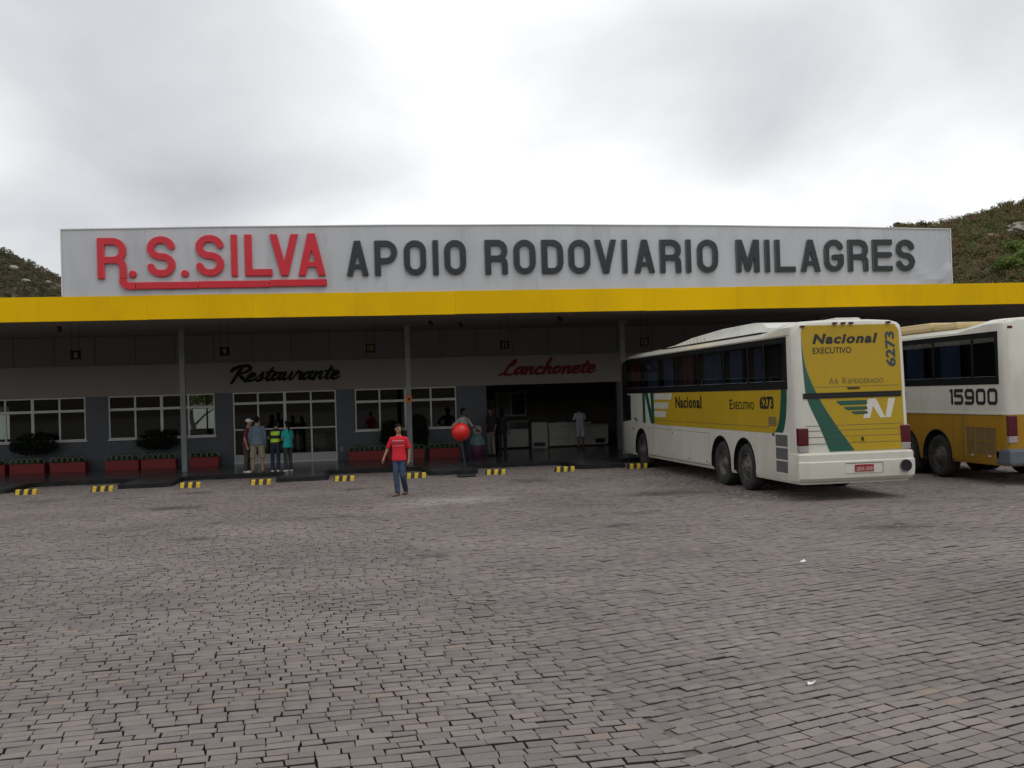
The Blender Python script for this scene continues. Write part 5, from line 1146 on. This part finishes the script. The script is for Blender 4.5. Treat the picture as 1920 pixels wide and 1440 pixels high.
o = MB().lathe([(.10, .82), (.15, .88), (.17, .97), (.15, 1.07), (.09, 1.13), (.03, 1.15), (.001, 1.15)], M_cream, 20).build('dome', r, angle=40)
MB().cbox(-.08, .08, -.185, -.13, .92, 1.0, M_bk, .02).build('mouth', o)

# snack bar furniture
M_cf = mat('counter_front', (.46, .455, .42), .5, .08, 2, dirt=(.2, .19, .17), dirt_amt=.4); M_steel = mat('brushed_steel', (.45, .45, .43), .35, .08, metal=.6)
r = empty('snack_counter', (9.4, 42.0, PZ)); tag(r, 'long pale panelled snack bar counter where the person in white leans', 'counter')
for a, c in ((-1.2, -.35), (-.34, .55), (.56, 1.3)): MB().cbox(a, c, 0, .04, .36, .82, M_cf, .006).build('front_panel', r); MB().cbox(a, c, 0.01, .05, .08, .345, M_cf, .006).build('kick_panel', r)
MB().box(-1.2, 1.3, .06, .7, .05, .83, M_cf).build('carcass', r); MB().cbox(-1.25, 1.33, -.06, .75, .835, .90, M_steel, .01).build('worktop', r); MB().box(-1.2, .62, .1, .14, .902, 1.0, M_cf).build('guard', r); MB().cbox(.75, 1.15, -.006, .0085, .12, .3, M_bk, .004).build('vent_opening', r)
tag(MB().cbox(7.46, 8.12, 41.85, 42.5, PZ, 1.18, M_cf, .012).cbox(7.52, 8.0, 41.838, 41.849, .2, .36, M_bk, .003).build('ice_cream_freezer'), 'upright pale cabinet with a black vent between the display case and counter', 'cabinet')
r = empty('display_case', (6.75, 42.1, PZ)); tag(r, 'low white display case with a glazed top at the left end of the snack bar', 'display case')
MB().cbox(-.65, .62, 0, .6, .06, .80, M_cf, .01).build('cabinet', r); MB().cbox(-.64, .61, .02, .58, .805, 1.10, M_dglass, .01).build('glass_top', r); MB().cbox(-.66, .63, -.01, .6, 1.105, 1.13, M_cf, .006).build('shelf', r)
M_post1 = mat('poster_pale', (.30, .30, .17), .7, .1); M_post2 = mat('poster_green', (.10, .22, .04), .7, .1)
tag(MB().box(5.98, 6.42, 44.97, 44.99, 1.55, 2.18, M_post1).box(6.02, 6.38, 44.965, 44.969, 1.62, 1.80, M_cf).build('wall_notice'), 'pale yellow notice on the snack bar rear wall behind the two people in black', 'notice')
tag(MB().box(5.66, 5.94, 44.97, 44.99, 1.85, 2.3, M_post2).build('wall_poster'), 'narrow green poster on the snack bar wall beside the pale notice', 'poster')
r = empty('counter_tray', (8.75, 42.25, PZ+.90)); tag(r, 'shiny metal food tray on the snack counter left of the person in white', 'tray'); MB().cbox(-.2, .2, -.12, .12, .0, .11, M_steel, .02).build('pan', r); MB().cbox(-.22, .22, -.14, .14, .112, .13, M_steel, .006).build('rim', r)
# restaurant furniture behind the glass
M_chw = mat('white_chair_cover', (.36, .33, .28), .8, .06); M_wood = mat('dark_wood', (.06, .035, .02), .5, .2)
def chair(x, y, rz, lab):
    r = empty('dining_chair', (x, y, PZ+.008), rz); tag(r, lab, 'chair', 'dining chairs behind the entrance glass')
    MB().cbox(-.21, .21, -.21, .21, .42, .48, M_chw, .015).build('seat', r)
    b = MB(); vs = []
    for k_ in range(9):
        t = k_/8; a_ = (t-.5)*2; vs += [(a_*.21, .19+.03*(1-a_*a_), .49), (a_*.21, .235+.03*(1-a_*a_), .98-.05*a_*a_)]
    vs2 = [(x_, y_+.035, z_) for x_, y_, z_ in vs]; n = len(vs)
    b.add(vs+vs2, [(2*k_, 2*k_+2, 2*k_+3, 2*k_+1) for k_ in range(8)]+[(n+2*k_+1, n+2*k_+3, n+2*k_+2, n+2*k_) for k_ in range(8)]+[(2*k_+1, 2*k_+3, n+2*k_+3, n+2*k_+1) for k_ in range(8)]+[(0, 1, n+1, n), (17, 16, n+16, n+17)], M_chw); b.build('backrest', r, angle=40)
    for sx in (-1, 1):
        for sy in (-1, 1): MB().tube([(sx*.18, sy*.18, .42), (sx*.2, sy*.2, 0)], [.02, .015], M_wood, 6).build('leg', r)
for x, y, rz_, lab in ((-1.85, 40.2, R(180), 'pale covered dining chair behind the entrance, between the two glazed doors'), (-.95, 40.3, R(170), 'pale covered dining chair at the right side of the entrance glass'), (-2.6, 40.4, R(190), 'pale covered dining chair seen behind the hi-vis vest'), (-1.4, 42.2, R(0), 'pale covered dining chair across the table inside')): chair(x, y, rz_, lab)
r = empty('dining_table', (-1.5, 41.2, PZ+.008)); tag(r, 'dark wooden dining table inside the restaurant behind the chairs', 'table')
MB().cbox(-.9, .9, -.4, .4, .72, .76, M_wood, .01).build('tabletop', r)
for sx in (-1, 1):
    for sy in (-1, 1): MB().tube([(sx*.8, sy*.32, .72), (sx*.8, sy*.32, 0)], .03, M_wood, 6).build('leg', r)

# ------------------------------------------------------------------ behind the building
def tree(name, x, y, z, hgt, rx, rz_, lab, seed, n=2600, m=None, leaf=.35, group=None):
    r = empty(name, (x, y, z)); tag(r, lab, 'tree', group)
    rg = random.Random(seed); b = MB(); top = Vector((rg.uniform(-.3, .3), rg.uniform(-.3, .3), hgt*.6)); b.tube([(0, 0, -.6), (.05, 0, hgt*.3), top], [hgt*.035, hgt*.028, hgt*.015], M_bark, 8)
    for k in range(6):
        a = k*1.05+rg.random(); p0 = Vector((0, 0, hgt*(.3+.05*k))); p1 = p0+Vector((math.cos(a)*rx*.65, math.sin(a)*rx*.65, hgt*.22)); b.tube([p0, (p0+p1)/2+Vector((0, 0, .1)), p1], [hgt*.016, hgt*.011, hgt*.004], M_bark, 6)
    b.build('trunk', r)
    P0 = blob_points(n, rx, rx, rz_, seed, .7, 22)+np.array([0, 0, hgt-rz_*.95]); g = np.random.default_rng(seed); leaf_object('crown', *leaves(P0, g.uniform(leaf*.6, leaf*1.2, n), g.random(n), seed+1), m or F_tree, r); return r
M_ywall = mat('yard_wall', (.6, .6, .56), .8, .08)
tag(MB().cbox(-30, 12, 60, 60.25, -.06, 2.1, M_ywall, .02).build('yard_wall'), 'white yard wall glimpsed through the restaurant windows', 'wall')
tree('yard_tree', -7.4, 52.5, -.06, 4.4, 1.9, 1.25, 'leafy yard tree glimpsed through the second window pane', 31, 2200, leaf=.25); tree('yard_tree', -19.5, 54.5, -.06, 4.0, 1.6, 1.6, 'leafy yard tree glimpsed through the far left window', 32, 1800, leaf=.25)

# hills
M_hillr = mat('hillside_soil', (.085, .066, .036), .95, .35, .12, dirt=(.05, .058, .020), dirt_amt=.9, dirt_scale=.16); M_rock = mat('hill_rock', (.34, .30, .25), .85, .2, .8, .4, 3, dirt=(.14, .12, .10), dirt_amt=.7, dirt_scale=.7)
def ridge_right(x): return float(np.interp(x, [40, 62, 74, 84.5, 94.7, 103.7, 112, 130, 160, 220, 300], [0, 6, 16, 26.4, 27.9, 29.9, 32.2, 38, 50, 60, 50]))
def hill_r(x, y):
    s = min(max((y-62)/88, 0), 1.0); s = s*s*(3-2*s)*.35+s*.65
    xr = x*(1+.25*(150-min(y, 150))/150)
    s *= 1-.75*min(max((y-150)/90, 0), 1)
    return ridge_right(xr)*s-.8+1.0*mnoise.noise(Vector((x*.05, y*.05, 2)))*s+.5*mnoise.noise(Vector((x*.2, y*.2, 7)))*s
def ridge_left(x): return float(np.interp(x, [-260, -160, -110, -75, -54.9, -45.5, -30, -8], [30, 52, 47, 37, 29.4, 24.4, 14, 0]))
def hill_l(x, y):
    s = min(max((y-75)/105, 0), 1.0); s = s*s*(3-2*s)*.35+s*.65
    s *= 1-.75*min(max((y-180)/90, 0), 1)
    return ridge_left(x)*s-.8+1.0*mnoise.noise(Vector((x*.04, y*.04, 12)))*s+.5*mnoise.noise(Vector((x*.17, y*.17, 17)))*s
def terrain(name, fn, xs, ys):
    v = [(x, y, fn(x, y)) for y in ys for x in xs]; n = len(xs); return tag(MB().add(v, [(j*n+i, j*n+i+1, (j+1)*n+i+1, (j+1)*n+i) for j in range(len(ys)-1) for i in range(n-1)], M_hillr).build(name, smooth=True), kind='structure')
terrain('hill_right', hill_r, np.arange(40, 260, 2.2), np.arange(60, 300, 2.4)); terrain('hill_left', hill_l, np.arange(-250, 0, 2.4), np.arange(74, 320, 2.6))
def blocker_hill(x, y):
    a = math.atan2(x, -y-60); d = math.hypot(x, y+60); s = min(max((d-120)/130, 0), 1); s = s*s*(3-2*s)
    return -.8+s*(34+9*math.sin(a*3+1)+5*math.sin(a*7))+1.5*mnoise.noise(Vector((x*.03, y*.03, 3)))*s*2
terrain('low_sky_blocker', blocker_hill, np.arange(-420, 421, 12), np.arange(-480, -90, 10))  # unseen hill added behind the camera to block low sky light
def scrub(name, fn, xr, yr, count, seed, m, smin, smax, per, leaf, parent_name):
    rg = np.random.default_rng(seed); Ps = []; Fs = []; Ts = []; off = 0
    for k in range(count):
        x = rg.uniform(*xr); y = yr[0]+(yr[1]-yr[0])*rg.random()**1.0; z = fn(x, y)
        if z < 1: continue
        s = rg.uniform(smin, smax); hh = s*rg.uniform(.6, 1.0); nn_ = int(per*s*s/(smax*smax)*1.6)+30
        P0 = blob_points(nn_, s, s, hh, int(rg.integers(1e6)), .75, 7)+np.array([x, y, z+hh*.45]); base = np.clip(rg.beta(1.2, 1.2), 0, 1)
        P, F_, T = leaves(P0, rg.uniform(leaf*.6, leaf*1.3, nn_), np.clip(base+rg.normal(0, .10, nn_), 0, 1), int(rg.integers(1e6))); Ps.append(P); Fs.append(F_+off); Ts.append(T); off += len(P)
    o = leaf_object(name, np.concatenate(Ps), np.concatenate(Fs), np.concatenate(Ts), m); tag(o, parent_name, 'scrub', kind='stuff')
scrub('hillside_scrub', hill_r, (44, 118), (70, 156), 8000, 3, F_scrub, .4, 1.35, 150, .22, 'dense brown and olive scrub covering the right hillside')
scrub('hillside_scrub', hill_l, (-92, -30), (92, 184), 9000, 4, F_scrub2, .35, .95, 75, .22, 'low brown and olive scrub covering the left hillside')
for i, (x, y, s, lab) in enumerate(((94.0, 131.8, 1.15, 'large pale overhanging rock outcrop on the right hillside'), (90.6, 134.0, .6, 'flat pale rock ledge left of the overhanging outcrop'), (95.6, 135.0, .9, 'pale rock slab above the overhanging outcrop'))):
    bm = bmesh.new(); bmesh.ops.create_icosphere(bm, subdivisions=4, radius=1)
    for v in bm.verts:
        p = v.co.copy(); q = mnoise.noise(p*1.3+Vector((i*9, 0, 0)))*.45+mnoise.noise(p*3.1)*.22+.08*mnoise.noise(p*8); v.co = Vector((p.x*1.5, p.y*1.1, p.z*.62))*(1+q)*s
        v.co.z = round(v.co.z/(.22*s))*(.22*s)*.55+v.co.z*.45
    me = bpy.data.meshes.new('rock_outcrop'); bm.to_mesh(me); bm.free(); me.materials.append(M_rock); tag(link('rock_outcrop', me, None, (x, y, hill_r(x, y)+.5*s)), lab, 'rock', 'rock outcrops on the right hillside')
rl = np.random.default_rng(8); b = MB(); 
for k in range(60):
    x = rl.uniform(-85, -36); y = rl.uniform(105, 172); z = hill_l(x, y); s = rl.uniform(.3, .9); ell(b, (x, y, z+s*.6), s*1.4, s, s*.6, M_rock, 8, 6)
tag(b.build('hillside_boulders', smooth=True), 'scattered pale boulders among the scrub of the left hillside', 'boulders', kind='stuff')
for i, (x, y, h_, rx, lab) in enumerate(((83.6, 115.0, 2.8, 2.2, 'bright green bushy tree at the right edge behind the canopy'), (79.6, 114.5, 2.2, 1.7, 'mid green bushy tree left of the bright one on the hill foot'), (84.6, 119.5, 2.6, 1.9, 'dark green tree behind the bright green one'))):
    tree('hill_tree', x, y, hill_r(x, y), h_, rx, h_*.42, lab, 60+i, 4200, leaf=.30, group='green trees at the foot of the right hill')
for i, (x, y) in enumerate(((86.0, 150), (88.2, 151), (84.6, 151), (90.4, 151))):
    tree('ridge_tree', x, y, hill_r(x, y)-.9, 2.4, 1.3, .8, ['dark scrubby tree on the right ridge, left of the pair', 'dark scrubby tree on the right ridge, tallest', 'dark scrubby tree lowest on the right ridge by the parapet top', 'dark scrubby tree on the right ridge, rightmost'][i], 80+i, 900, F_scrub2, leaf=.35, group='scrubby trees along the right ridge')
